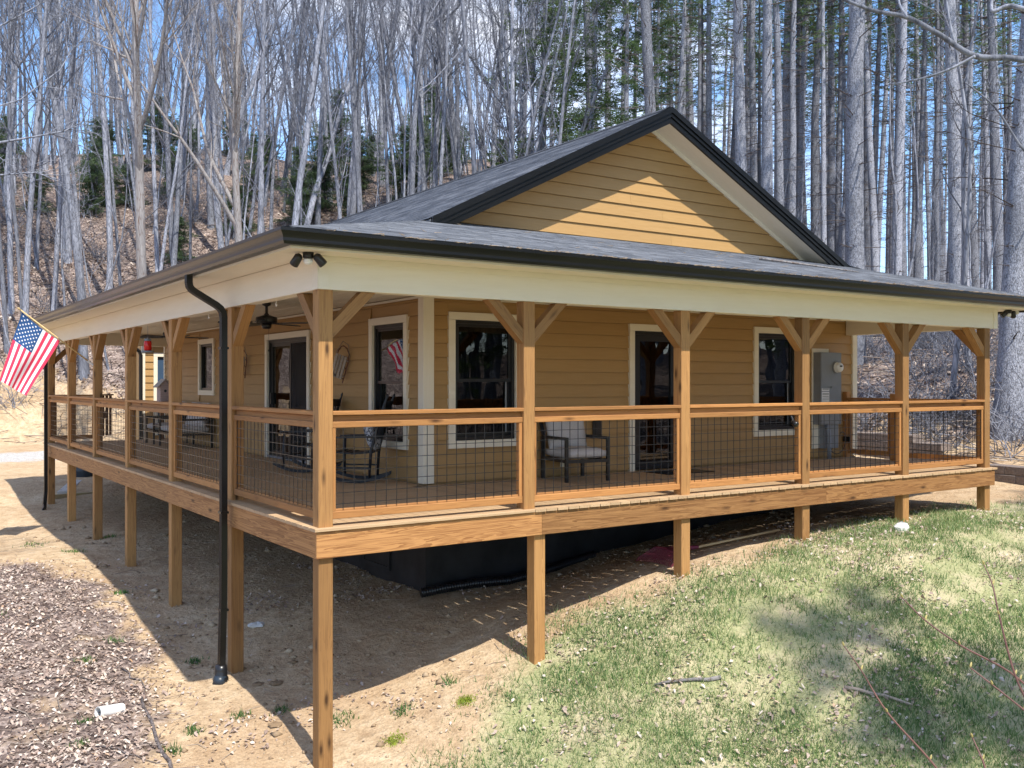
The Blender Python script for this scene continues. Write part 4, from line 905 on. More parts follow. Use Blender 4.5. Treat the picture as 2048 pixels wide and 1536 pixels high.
for side in (-1, 1):
    for r in range(9):
        for c in range(6 if r % 2 == 0 else 5):
            t = (r+1)/10*7/13; s = .4*((2*c+1 if r % 2 == 0 else 2*c+2)/12); k = len(stv); cs = []
            for q in range(10):
                rr = .0195 if q % 2 == 0 else .0085; a_ = math.pi*2*q/10
                pt = cloth(s+rr*math.cos(a_)/1.24, t+rr*math.sin(a_)/.78); cs.append(pt)
            n_ = np.cross(cs[2]-cs[0], cs[5]-cs[0]); n_ /= np.linalg.norm(n_); cc = sum(cs)/10
            for pt in [cc]+cs: stv.append(tuple(pt+n_*side*.004))
            stf += [(k, k+1+q, k+1+(q+1) % 10) for q in range(10)]
for k in range(50):
    a_, b_ = stv[k*11:(k+1)*11], stv[(50+k)*11:(51+k)*11]; f5 = [(0, 1+q, 1+(q+1) % 10) for q in range(10)]
    mesh_obj('star', a_+b_, f5+[tuple(11+i for i in q) for q in f5], 'flag_white', canton)

# ------------------------------------------------------------------ small things on the ground
def on(x, y, dz=0.0): return Vector((x, y, g1(x, y)+dz))
rk = thing('rake', 'purple plastic leaf rake with a wooden handle lying by a support post', 'rake', on(5.2, .9))
pA, pB = on(5.42, .75, .06), on(7.0, .85, .05)
pA = Vector((5.42, .72, g1(5.42, .72)+.05)); pB = Vector((6.95, .58, g1(6.95, .58)+.06))
MB().tube([pA, pB], .016, 10).build('handle', 'handle', rk, smooth=True)
d_ = (pA-pB).normalized(); s_ = Vector((-d_.y, d_.x, 0)).normalized()
hd = MB()
base = pA+d_*.02; L_ = .52
pts_n = [base+s_*(-.03), base+s_*.03]; hd.add([tuple(base-s_*.035+Vector((0, 0, .02))), tuple(base+s_*.035+Vector((0, 0, .02))), tuple(base+d_*.36+s_*.26+Vector((0, 0, .05))), tuple(base+d_*.36-s_*.26+Vector((0, 0, .05))), tuple(base-s_*.035), tuple(base+s_*.035), tuple(base+d_*.36+s_*.26+Vector((0, 0, .04))), tuple(base+d_*.36-s_*.26+Vector((0, 0, .04)))], [(0, 1, 2, 3), (7, 6, 5, 4), (0, 3, 7, 4), (1, 5, 6, 2), (2, 6, 7, 3), (0, 4, 5, 1)])
hd.build('head', 'rakered', rk)
MB().tube([pA-d_*.12, base+d_*.1+Vector((0, 0, .02))], [.022, .03], 10).build('socket', 'rakered', rk)
for k in range(22):
    u = -1+2*k/21; a_ = base+d_*.36+s_*(.26*u)+Vector((0, 0, .045)); b_ = base+d_*.55+s_*(.36*u); b2 = b_+d_*.03; zz = g1(b_.x, b_.y)
    MB().bar(a_, (b_.x, b_.y, zz+.055), .012, .005).bar((b_.x, b_.y, zz+.055), (b2.x, b2.y, zz+.01), .012, .005).build('tine', 'rakered', rk)
# corrugated drain pipe along the foundation
cp = [(2.55, 2.66, g1(2.55, 2.66)+.07), (2.9, 2.62, g1(2.9, 2.62)+.07), (3.3, 2.56, g1(3.3, 2.56)+.065), (3.8, 2.5, g1(3.8, 2.5)+.05), (4.3, 2.52, g1(4.3, 2.52)+.045), (4.8, 2.6, g1(4.8, 2.6)+.03), (5.4, 2.66, g1(5.4, 2.66)+.02)]
pts = []; rad = []
for a_, b_ in zip(cp[:-1], cp[1:]):
    a_ = Vector(a_); b_ = Vector(b_); n = max(2, int((b_-a_).length/.009))
    for i in range(n): pts.append(a_.lerp(b_, i/n)); rad.append(.06+.006*math.sin(len(pts)*1.6))
tag(MB().tube(pts, rad, 12).build('corrugated_pipe', 'black', None, smooth=True), 'black corrugated drain pipe along the foundation', 'pipe')
# white pipe end
p0 = on(-1.47, 2.0, .045); p1 = on(-1.22, 2.10, .02); m, L = frame(p0, p1); n = 24
v = []; f = []
for k, (x, r) in enumerate(((-L/2, .056), (L/2, .056), (L/2, .05), (-L/2, .05))):
    for i in range(n): v.append((x, r*math.cos(2*math.pi*i/n), r*math.sin(2*math.pi*i/n)))
for k in range(4):
    for i in range(n): f.append((k*n+i, k*n+(i+1) % n, ((k+1) % 4)*n+(i+1) % n, ((k+1) % 4)*n+i))
tag(mesh_obj('pipe', v, f, 'white', None, m, smooth=False), 'short white plastic pipe poking out of the bank', 'pipe')
def stone(name, loc, r, mat, label=None, cat=None, sq=(1, 1, .6), seed=0, parent=None):
    rs = np.random.default_rng(seed); m = MB(); n = 10; v = []; f = []
    for j in range(6):
        ph = -math.pi/2+math.pi*j/5
        for i in range(n):
            q = r*(1+rs.uniform(-.22, .22)); v.append((q*math.cos(ph)*math.cos(2*math.pi*i/n)*sq[0], q*math.cos(ph)*math.sin(2*math.pi*i/n)*sq[1], q*math.sin(ph)*sq[2]))
    for j in range(5):
        for i in range(n): f.append((j*n+i, j*n+(i+1) % n, (j+1)*n+(i+1) % n, (j+1)*n+i))
    o = mesh_obj(name, v, f, mat, parent, Matrix.Translation(loc))
    if label: tag(o, label, cat)
    return o
stone('rock', on(8.44, -.29, .03), .115, 'rockw', 'white stone in the grass beside a support post', 'rock', (1.2, .9, .7), 4)
for k, (x, y, r, lb) in enumerate(((.75, 3.7, .10, 'flat grey stone on the bare soil under the porch'), (.18, 2.05, .06, 'small stone beside the downspout foot'), (-.02, .98, .06, 'small tan stone on the sunny soil by the corner'), (.35, 1.95, .07, 'brown stone in the shade near the downspout'))):
    stone('rock', on(x, y, .01), r, 'stones' if k else 'rockw', lb, 'rock', (1.2, .9, .35), 20+k)
def branch_thing(pts, r0, r1, mat, label, name='fallen_branch', group=None, n=6):
    k = len(pts); return tag(MB().tube(pts, [r0+(r1-r0)*i/(k-1) for i in range(k)], n).build(name, mat, None, smooth=True), label, 'branch', group)
def wig(p, q, n=7, a=.03, lift=.012):
    out = []
    for i in range(n):
        t = i/(n-1); x = p[0]+(q[0]-p[0])*t+random.uniform(-a, a); y = p[1]+(q[1]-p[1])*t+random.uniform(-a, a); out.append(on(x, y, lift))
    return out
branch_thing(wig((-.99, 2.28), (-1.12, .6), 9, .02), .015, .02, 'bark_dark', 'long dark fallen branch on the leaves right of the white pipe')
bk = branch_thing(wig((4.30, -2.45), (4.62, -2.95), 6, .01, .03), .022, .012, 'driftwood', 'curved grey strip of bark lying on the lawn')
branch_thing(wig((3.6, -1.55), (3.05, -1.15), 6, .015, .02), .024, .012, 'bark_red', 'orange brown strip of bark on the lawn')
for k, (p, q) in enumerate((((-2.0, 1.9), (-1.4, 3.2)), ((-1.9, 4.6), (-1.1, 5.6)), ((-.9, 5.6), (-.35, 5.0)), ((-1.8, 3.3), (-1.2, 2.9)), ((-2.2, 2.8), (-1.9, 1.5)), ((-.95, 3.2), (-.9, 2.2)), ((-2.1, 6.2), (-1.2, 7.2)), ((-1.6, 1.4), (-1.2, .8)))):
    branch_thing(wig(p, q, 7, .05), .010, .004, ('driftwood', 'bark_dark')[k % 2], 'thin fallen branch among the dry leaves at left', group='thin fallen branches in the leaf litter')
# timbers and barrel under the far end of the deck
zt = g1(1.0, 15.8)
zq = -1.28
tag(beam('timber', (.22, 15.62, zq), (2.6, 15.9, zq), .14, .16, 'timber'), 'long pale timber lying under the far porch end', 'timber')
tag(beam('board', (.45, 15.75, zq+.10), (1.05, 17.5, zq+.20), .26, .05, 'greyboard'), 'grey weathered board leaning on the timber under the porch', 'board')
bl = thing('barrel', 'dark blue barrel behind the far support posts', 'barrel', (1.3, 18.0, -1.2)); MB().lathe([(.26, 0), (.28, .02), (.28, .3), (.285, .32), (.28, .34), (.28, .62), (.285, .64), (.28, .66), (.27, .9), (.25, .92)], 24, Matrix.Translation((1.3, 18.0, -1.2))).build('shell', 'barrel', bl, smooth=True)
# retaining wall blocks on the right bank
rw = thing('retaining_wall', 'low wall of brown split face blocks behind the right porch end', 'wall', on(15, 3))
def course(pts, z0f, n, hgt=.15, dep=.3, drop=0):
    pts = [Vector(p) for p in pts]; L = sum((b-a).length for a, b in zip(pts[:-1], pts[1:])); cnt = int(L/.42); acc = 0
    for k in range(cnt):
        s = (k+.5)/cnt*L; a = 0
        for p, q in zip(pts[:-1], pts[1:]):
            l = (q-p).length
            if s <= a+l: t = (s-a)/l; c = p.lerp(q, t); dr = (q-p).normalized(); break
            a += l
        for r in range(n):
            if r == n-1 and k < drop: continue
            o = Vector((c.x, c.y, z0f+hgt*(r+.5)))+dr*(.2 if r % 2 else 0); beam('block', o-dr*(L/cnt/2-.004), o+dr*(L/cnt/2-.004), dep+random.uniform(-.02, .02), hgt-.004, 'block', rw, ch=.012)
course([(14.0, -2.6, 0), (13.85, .2, 0), (14.0, 1.6, 0)], -.66, 3, .16, .34)
course([(14.9, 3.0, 0), (15.0, 5.4, 0), (14.8, 8.0, 0)], -.36, 4, .15, .34, 1)

# ------------------------------------------------------------------ scatter: litter, grass, stones, twigs
def scatter(name, n, region, dens, make, mat, label, cat, seed=1, batch=6):
    rs = np.random.default_rng(seed); X = []; Y = []; tot = 0
    for _ in range(batch*6):
        x = rs.uniform(region[0], region[1], n); y = rs.uniform(region[2], region[3], n); k = rs.random(n) < dens(x, y); X.append(x[k]); Y.append(y[k]); tot += k.sum()
        if tot > n: break
    X = np.concatenate(X)[:n]; Y = np.concatenate(Y)[:n]; Z = gz(X, Y); V, F, T_ = make(rs, X, Y, Z)
    o = mesh_obj(name, V, F, mat, tone=T_); o['kind'] = 'stuff'; tag(o, label, cat); return o
def camf(x, y): return 1/(1+(np.hypot(x+3.45, y+8.2)/9.0)**1.5)
def mk_leaf(smin, smax, lift=.004):
    def f(rs, X, Y, Z):
        n = len(X); s = rs.uniform(smin, smax, n); a = rs.uniform(0, 2*np.pi, n); tl = rs.normal(0, .45, n); tr = rs.normal(0, .45, n); curl = rs.uniform(.1, .7, n)
        d = np.stack([np.cos(a), np.sin(a), tl], -1); e = np.stack([-np.sin(a), np.cos(a), tr], -1); c = np.stack([X, Y, Z+lift+s*.28], -1); S = s[:, None]
        up = np.array([0, 0, 1.])
        P = [c-d*S*.55, c-d*S*.1+e*S*.34+up*(S*curl[:, None]*.45), c+d*S*.35+e*S*.22+up*(S*curl[:, None]*.3), c+d*S*.62, c+d*S*.35-e*S*.22+up*(S*curl[:, None]*.3), c-d*S*.1-e*S*.34+up*(S*curl[:, None]*.45)]
        V = np.stack(P, 1).reshape(-1, 3); b = np.arange(n)[:, None]*6; F = np.concatenate([np.stack([b+0, b+3, b+2, b+1], -1).reshape(-1, 4), np.stack([b+0, b+5, b+4, b+3], -1).reshape(-1, 4)])
        t = rs.beta(2, 2, n); return V, F, np.concatenate([t, t])
    return f
def leaf_d(x, y): return masks(x, y)[0]**1.6
scatter('leaf_litter', 52000, (-6, .6, -3, 16), lambda x, y: leaf_d(x, y)*camf(x, y)*1.6, mk_leaf(.012, .05), 'litter', 'brown fallen leaves covering the left bank', 'leaves', 2)
scatter('lawn_leaves', 9500, (-1, 15, -6, 1.2), lambda x, y: masks(x, y)[1]*camf(x, y)*np.clip(.35+fbm(x*1.1, y*1.1, 77)*2.4, .04, 1), mk_leaf(.014, .05, .014), 'litter', 'curled dry leaves strewn over the lawn', 'leaves', 3)
scatter('soil_leaves', 3200, (-.8, 9, -.6, 8), lambda x, y: np.clip(fbm(x*.9, y*.9, 41)*5-.55, 0.02, 1)*(masks(x, y)[0] < .6), mk_leaf(.02, .05), 'litter', 'scattered dry leaves on the bare soil', 'leaves', 4)
scatter('hillside_leaves', 26000, (0, 34, 0, 50), lambda x, y: (masks(x, y)[0] > .4)*np.clip(1.2-toe_dist(x, y)[0]/16, 0, 1)*(toe_dist(x, y)[0] > -.5), mk_leaf(.07, .15), 'litter', 'dry leaves on the hillside behind the house', 'leaves', 5)
def mk_grass(h0, h1, w):
    def f(rs, X, Y, Z):
        n = len(X); a = rs.uniform(0, 2*np.pi, n); h = rs.uniform(h0, h1, n)*(.75+.9*(fbm(X*1.3, Y*1.3, 55)+.5)); ln = rs.normal(0, .45, (n, 2)); W = w*rs.uniform(.7, 1.4, n)
        e = np.stack([np.cos(a)*W, np.sin(a)*W, 0*a], -1); c = np.stack([X, Y, Z-.004], -1); t = c+np.stack([ln[:, 0]*h, ln[:, 1]*h, h], -1)
        V = np.stack([c-e, c+e, t], 1).reshape(-1, 3); F = np.arange(3*n).reshape(-1, 3)
        tn = np.clip(.34+fbm(X*.7, Y*.7, 57)*.9+rs.normal(0, .22, n)+(rs.random(n) < .16)*.5, 0, 1); return V, F, tn
    return f
scatter('lawn_grass', 230000, (-2.5, 16, -6.5, 1.4), lambda x, y: np.clip(masks(x, y)[1]*1.25-.12, 0, 1)*camf(x, y)*2.0*np.clip(.62+fbm(x*1.5, y*1.5, 61)*2.8, .10, 1), mk_grass(.022, .082, .0042), 'grass', 'short patchy spring lawn grass', 'grass', 6)
def mk_stone(rs, X, Y, Z):
    n = len(X); s = rs.pareto(2.5, n)*.010+.007; s = np.minimum(s, .06); base = np.array([(1, 0, 0), (-1, 0, 0), (0, 1, 0), (0, -1, 0), (0, 0, .6), (0, 0, -.6)])
    J = base[None]*(1+rs.uniform(-.35, .35, (n, 6, 1))); an = rs.uniform(0, 6.28, n); ca, sa = np.cos(an)[:, None], np.sin(an)[:, None]
    x = J[..., 0]*ca-J[..., 1]*sa; y = J[..., 0]*sa+J[..., 1]*ca
    V = (np.stack([x, y, J[..., 2]], -1)*s[:, None, None]+np.stack([X, Y, Z+s*.15], -1)[:, None]).reshape(-1, 3)
    tri = np.array([(0, 2, 4), (2, 1, 4), (1, 3, 4), (3, 0, 4), (2, 0, 5), (1, 2, 5), (3, 1, 5), (0, 3, 5)]); F = (np.arange(n)[:, None, None]*6+tri[None]).reshape(-1, 3)
    return V, F, np.repeat(rs.random(n), 8)
scatter('soil_stones', 7500, (-1.0, 9.5, -.8, 12), lambda x, y: np.clip(.25+fbm(x*1.2, y*1.2, 71)*2.6, .03, 1)*(masks(x, y)[1] < .5)*camf(x, y)*2, mk_stone, 'stones', 'small stones and clods on the bare soil', 'stones', 8)
def mk_twig(lmin, lmax, r):
    def f(rs, X, Y, Z):
        n = len(X); L = rs.uniform(lmin, lmax, n); a = rs.uniform(0, 6.28, n); d = np.stack([np.cos(a), np.sin(a), rs.normal(0, .12, n)], -1)*L[:, None]/2; e = np.stack([-np.sin(a), np.cos(a), 0*a], -1)*r; u = np.array([0, 0, r*1.5]); c = np.stack([X, Y, Z+r*2+.006], -1)
        k = np.stack([rs.normal(0, .12, n)*L, rs.normal(0, .12, n)*L, 0*L], -1)
        P = [c-d-e, c-d+e, c-d+u, c+k-e, c+k+e, c+k+u, c+d-e*.4, c+d+e*.4, c+d+u*.4]; V = np.stack(P, 1).reshape(-1, 3); q = []
        for o in (0, 3): q += [(o, o+1, o+4, o+3), (o+1, o+2, o+5, o+4), (o+2, o, o+3, o+5)]
        F = (np.arange(n)[:, None, None]*9+np.array(q)[None]).reshape(-1, 4); return V, F, np.repeat(rs.random(n), 6)
    return f
scatter('ground_twigs', 1500, (-6, 5, -2, 14), lambda x, y: np.clip(masks(x, y)[0]+.12, 0, 1)*(masks(x, y)[1] < .6)*camf(x, y)*1.6, mk_twig(.08, .5, .0032), 'twig', 'dead twigs lying on soil and leaves', 'twigs', 9)
scatter('hillside_twigs', 5200, (-6, 40, 0, 52), lambda x, y: (toe_dist(x, y)[0] > 0)*np.clip(1.2-toe_dist(x, y)[0]/22, 0, 1), mk_twig(.5, 2.6, .016), 'twig', 'dead branches strewn over the hillside', 'twigs', 10)
# dry needles on the roof and in the gutter
def mk_roofbits(rs, n):
    X = rs.uniform(-.2, 12, n); Y = np.where(rs.random(n) < .93, rs.normal(E0-.05, .04, n), rs.uniform(E0, 2.2, n)); Y = np.maximum(Y, E0-.1); Z = np.where(Y < E0+.02, 2.635, zs(Y)+.012); X = np.maximum(X, Y+.1); return X, Y, Z
rs = np.random.default_rng(3); X, Y, Z = mk_roofbits(rs, 420); V, F, T_ = mk_twig(.04, .16, .0022)(rs, X, Y, Z-.004); o = mesh_obj('roof_needles', V, F, 'needle_litter', tone=T_); o['kind'] = 'stuff'; tag(o, 'dry pine needles along the front gutter and roof edge', 'needles')
tag(MB().tube([(7.6, 1.5, zs(1.5)+.03), (7.9, 1.3, zs(1.3)+.035), (8.6, 1.05, zs(1.05)+.03), (9.2, .95, zs(.95)+.02)], [.02, .018, .012, .006], 6).build('fallen_branch', 'bark_red', None, smooth=True), 'dead branch lying on the front porch roof', 'branch')
# weeds
def tuft(x, y, r, n, hh, label, mat='weed', seed=0):
    rs = np.random.default_rng(seed); X = x+rs.normal(0, r, n); Y = y+rs.normal(0, r, n); Z = gz(X, Y); V, F, T_ = mk_grass(hh*.5, hh, .006)(rs, X, Y, Z)
    o = mesh_obj('weed_tuft', V, F, mat, tone=T_); o['kind'] = 'stuff'; tag(o, label, 'weeds', 'weed tufts on the soil'); return o
for k, (x, y, r) in enumerate(((-1.59, 1.95, .05), (-.88, 4.07, .06), (-1.72, 1.5, .06), (-.74, 1.29, .05), (-.25, 1.35, .06), (.14, 1.27, .05), (-.93, 10.2, .14), (.3, 10.2, .10), (-1.3, 3.6, .06), (-.2, 3.1, .05), (-.45, 5.7, .07), (-1.0, 1.0, .05), (.6, .75, .08), (1.1, .45, .07), (1.7, .55, .07), (-2.0, 5.6, .09), (-.55, 8.8, .12), (8.9, .35, .12))):
    tuft(x, y, r*.8, 70, .06, 'small green weed tuft on the bare soil', 'weed', 200+k)
for k, (x, y, lb) in enumerate(((.82, .05, 'bright yellow green moss patch by the corner post'), (1.63, .08, 'bright yellow green moss patch between corner and second post'))):
    rs = np.random.default_rng(k); n = 700; X = x+rs.normal(0, .05, n); Y = y+rs.normal(0, .045, n); V, F, T_ = mk_grass(.008, .02, .006)(rs, X, Y, gz(X, Y)); tag(mesh_obj('moss_patch', V, F, 'moss', tone=T_), lb, 'moss')['kind'] = 'stuff'

# ------------------------------------------------------------------ trees
class TB:
    """fast tube collector (numpy)"""
    def __init__(s): s.V = []; s.F = []; s.n = 0
    def tube(s, P, r, k):
        P = np.asarray(P, float); m = len(P); t = np.gradient(P, axis=0); t /= np.linalg.norm(t, axis=1)[:, None]+1e-9
        ref = np.array([.31, .95, .05]) if abs(t[0] @ np.array([.31, .95, .05])) < .9 else np.array([1., 0, 0]); u = np.cross(t, ref); u /= np.linalg.norm(u, axis=1)[:, None]+1e-9; w = np.cross(t, u)
        a = np.arange(k)*2*np.pi/k; ring = P[:, None]+(u[:, None]*np.cos(a)[None, :, None]+w[:, None]*np.sin(a)[None, :, None])*np.asarray(r)[:, None, None]
        s.V.append(ring.reshape(-1, 3)); i = np.arange(m-1)[:, None]*k+np.arange(k)[None]; j = np.arange(m-1)[:, None]*k+(np.arange(k)[None]+1) % k
        s.F.append(np.stack([i, j, j+k, i+k], -1).reshape(-1, 4)+s.n); s.n += m*k
    def mesh(s, name, mat, smooth=True):
        V = np.concatenate(s.V); F = np.concatenate(s.F); o = mesh_obj(name, V, F, mat, smooth=smooth); me = o.data; bpy.data.objects.remove(o); return me
def path(rs, p, d, L, n, wob, grav=0.0):
    P = [np.array(p, float)]; d = np.array(d, float); d /= np.linalg.norm(d); st = L/n
    for i in range(n):
        d = d+rs.normal(0, wob, 3)+np.array([0, 0, grav]); d /= np.linalg.norm(d); P.append(P[-1]+d*st)
    return np.array(P)
def taper(r0, r1, n, e=1.0): t = np.linspace(0, 1, n)**e; return r0+(r1-r0)*t
def side_dir(rs, d, ang):
    d = d/np.linalg.norm(d); a = np.cross(d, rs.normal(0, 1, 3)); a /= np.linalg.norm(a)+1e-9; return d*math.cos(ang)+a*math.sin(ang)
def bare_tree(seed, H=23, r=.15, lo=.35, nb=24, wob=.02, fork=False, dens=1.0):
    rs = np.random.default_rng(seed); T1 = TB(); B = TB()
    P = path(rs, (0, 0, -.5), (rs.normal(0, .03), rs.normal(0, .03), 1), H, 18, wob, .012); R = taper(r*1.12, r*.14, 19, .9); R[0] *= 1.35; T1.tube(P, R, 10)
    mains = []
    for b in range(nb):
        f = lo+(1-lo)*(b+rs.random())/nb*.96; k = f*18; i = int(k); i = min(i, 17); q = P[i]*(1-(k-i))+P[i+1]*(k-i); d = P[i+1]-P[i]
        big = fork and b < 5; rr = (R[i]*(.62 if big else rs.uniform(.22, .45))); L = H*(1-f*.72)*rs.uniform(.16, .34)*(1.7 if big else 1)
        bp = path(rs, q, side_dir(rs, d, rs.uniform(.45, .85)), L, 8, .07, .06); br = taper(rr, rr*.18, 9); B.tube(bp, br, 5); mains.append((bp, br, L))
    for bp, br, L in mains:
        for s in range(int(6*dens)):
            f = .2+.78*rs.random(); i = int(f*8); L2 = L*rs.uniform(.25, .5); sp = path(rs, bp[i], side_dir(rs, bp[min(i+1, 8)]-bp[max(i-1, 0)], rs.uniform(.4, .9)), L2, 5, .09, .05); r2 = max(br[i]*.5, .006); B.tube(sp, taper(r2, .004, 6), 4)
            for t in range(int(5*dens)):
                j = int(rs.integers(1, 6)); tp = path(rs, sp[j], side_dir(rs, sp[min(j, 5)]-sp[j-1], rs.uniform(.4, 1.0)), L2*rs.uniform(.25, .5), 3, .12, .05); B.tube(tp, taper(.0065, .003, 4), 3)
    return T1, B
def pine_tree(seed, H=27, r=.23, lo=.2, live=.42, lean=0.0):
    rs = np.random.default_rng(seed); T1 = TB(); B = TB(); N = []
    P = path(rs, (0, 0, -.5), (rs.normal(0, .012), rs.normal(0, .012), 1), H, 22, .008, .008); R = taper(r*1.08, r*.2, 23, 1.15); R[0] *= 1.45; R[1] *= 1.05; T1.tube(P, R, 14)
    z = H*.06
    while z < H*.98:
        for w in range(rs.integers(2, 6)):
            k = z/H*22; i = min(int(k), 21); q = P[i]*(1-(k-i))+P[i+1]*(k-i); a = rs.uniform(0, 6.28); lv = z > H*live
            L = rs.uniform(.25, 1.7)*(.35 if z < H*lo else 1) if not lv else rs.uniform(1.4, 3.2)*(1.25-z/H)
            up = rs.uniform(-.15, .35); bp = path(rs, q, (math.cos(a), math.sin(a), up), L+R[i], 5, .10, -.01 if not lv else .02); B.tube(bp, taper(.018 if not lv else .03, .004, 6), 4)
            for s in range(3 if L > .8 else 1):
                j = int(rs.integers(2, 6)); sp = path(rs, bp[j], side_dir(rs, bp[j]-bp[j-1], .8), L*.35, 3, .12); B.tube(sp, taper(.008, .003, 4), 3)
                if lv and rs.random() < .8: N.append(sp[-1])
            if lv:
                for j in (3, 4, 5): N.append(bp[j]+rs.normal(0, .08, 3))
        z += rs.uniform(.35, .9)
    return T1, B, np.array(N)
def needle_mesh(name, C, mat, size, per, seed, flat=.35):
    rs = np.random.default_rng(seed); n = len(C)*per; c = np.repeat(C, per, 0); d = rs.normal(0, 1, (n, 3)); d[:, 2] = d[:, 2]*flat+.15; d /= np.linalg.norm(d, axis=1)[:, None]; e = np.cross(d, rs.normal(0, 1, (n, 3))); e /= np.linalg.norm(e, axis=1)[:, None]
    s = size*rs.uniform(.6, 1.3, n)[:, None]; V = np.stack([c+rs.normal(0, size*.25, (n, 3)), c+d*s+e*s*.11, c+d*s-e*s*.11], 1).reshape(-1, 3); F = np.arange(3*n).reshape(-1, 3)
    tone = np.clip(np.repeat(rs.random(len(C)), per)*.6+rs.random(n)*.4, 0, 1); o = mesh_obj(name, V, F, mat, tone=tone); me = o.data; bpy.data.objects.remove(o); return me
def hemlock(seed, H=7.0, W=2.0, k=150):
    rs = np.random.default_rng(seed); T1 = TB(); B = TB(); N = []; P = path(rs, (0, 0, -.3), (0, 0, 1), H, 8, .02); T1.tube(P, taper(.09*H/7, .012, 9), 7)
    for b in range(k):
        f = rs.uniform(.08, .98); q = P[min(int(f*8), 7)]+(P[min(int(f*8)+1, 8)]-P[min(int(f*8), 7)])*((f*8) % 1); a = rs.uniform(0, 6.28); L = W*(1-f)**.45*rs.uniform(.35, 1.15)*(.6+.4*math.sin(f*9+seed))+.15
        bp = path(rs, q, (math.cos(a), math.sin(a), .25), L, 5, .08, -.07); B.tube(bp, taper(.014, .004, 6), 3)
        for j in np.linspace(.25, 1, max(3, int(L*6))): i = j*5; u = min(int(i), 4); N.append(bp[u]+(bp[u+1]-bp[u])*(i-u)+rs.normal(0, .06, 3))
    return T1, B, np.array(N)
PROTO = {}
def proto(kind, key, meshes):
    PROTO[kind] = PROTO.get(kind, [])+[meshes]
for i in range(9):
    T1, B = bare_tree(100+i, H=22+i % 4*1.7, r=.13+.015*(i % 3), lo=.26+.05*(i % 4), nb=22+2*(i % 3), wob=.022 if i < 6 else .04); proto('bare', i, (('trunk', T1.mesh('trunk', 'bark')), ('crown', B.mesh('crown', 'bark_fine'))))
for i in range(4):
    T1, B = bare_tree(160+i, H=19+2*i, r=.075, lo=.3, nb=13, wob=.03, dens=.75); proto('slim', i, (('trunk', T1.mesh('trunk', 'bark')), ('crown', B.mesh('crown', 'bark_fine'))))
for i in range(3):
    T1, B = bare_tree(140+i, H=7+2*i, r=.035+.012*i, lo=.3, nb=10, wob=.06, dens=.8); proto('sap', i, (('trunk', T1.mesh('trunk', 'bark')), ('crown', B.mesh('crown', 'bark_fine'))))
for i in range(2):
    T1, B = bare_tree(152+i, H=22, r=.22, lo=.34, nb=20, wob=.022, fork=True); proto('forked', i, (('trunk', T1.mesh('trunk', 'bark_red')), ('crown', B.mesh('crown', 'bark_red'))))
for i in range(6):
    T1, B, N = pine_tree(200+i, H=25+i % 3*2, r=.20+.0*i, live=.52+.05*(i % 3)); proto('pine', i, (('trunk', T1.mesh('trunk', 'bark_pine')), ('branches', B.mesh('branches', 'bark_dark')), ('crown', needle_mesh('crown', N, 'needles', .17, 11, i))))
for i in range(2):
    T1, B, N = pine_tree(220+i, H=22, r=.19, live=.16); proto('greenpine', i, (('trunk', T1.mesh('trunk', 'bark_pine')), ('branches', B.mesh('branches', 'bark_dark')), ('crown', needle_mesh('crown', np.repeat(N, 2, 0)+np.random.default_rng(i).normal(0, .16, (2*len(N), 3)), 'needles', .22, 15, 20+i))))
for i in range(3):
    T1, B, N = hemlock(240+i, 5+i*1.5, 1.7+.3*i); proto('hemlock', i, (('trunk', T1.mesh('trunk', 'bark_dark')), ('branches', B.mesh('branches', 'bark_dark')), ('crown', needle_mesh('crown', N, 'hemlock', .19, 14, 40+i, .5))))
def shrub_mesh(seed, n=26, H=1.6):
    rs = np.random.default_rng(seed); B = TB()
    for s in range(n):
        a = rs.uniform(0, 6.28); p = path(rs, (rs.normal(0, .25), rs.normal(0, .25), -.1), (math.cos(a)*.7, math.sin(a)*.7, rs.uniform(.5, 1.4)), H*rs.uniform(.5, 1.2), 6, .16, -.03); B.tube(p, taper(.011, .003, 7), 4)
        for t in range(4): j = int(rs.integers(1, 6)); B.tube(path(rs, p[j], side_dir(rs, p[j]-p[j-1], .8), H*.35, 3, .2), taper(.006, .002, 4), 3)
    return B.mesh('stems', 'bark_fine')
for i in range(4): proto('shrub', i, (('stems', shrub_mesh(300+i)),))
def plant(kind, idx, x, y, s=1.0, sxy=None, name='bare_tree', label='', cat='tree', group=None, lean=(0, 0), z=None):
    ms = PROTO[kind][idx % len(PROTO[kind])]; z = g1(x, y) if z is None else z
    e = bpy.data.objects.new(name, None); COL.objects.link(e); e.location = (x, y, z); e.rotation_euler = (lean[0], lean[1], random.uniform(0, 6.28)); q = sxy or s; e.scale = (q, q, s); e.empty_display_size = .3
    tag(e, label, cat, group)
    for nm, me in ms: c = bpy.data.objects.new(nm, me); COL.objects.link(c); c.parent = e
    for c in e.children:
        if not c.name.startswith('trunk'): c['kind'] = 'stuff'
    return e
F_ = np.array([math.cos(.97297), math.sin(.97297)]); RR = np.array([math.sin(.97297), -math.cos(.97297)]); C0 = np.array([-3.4465, -8.2149])
def spot(u, depth): return C0+depth*F_+(u-1024)/1923*depth*RR
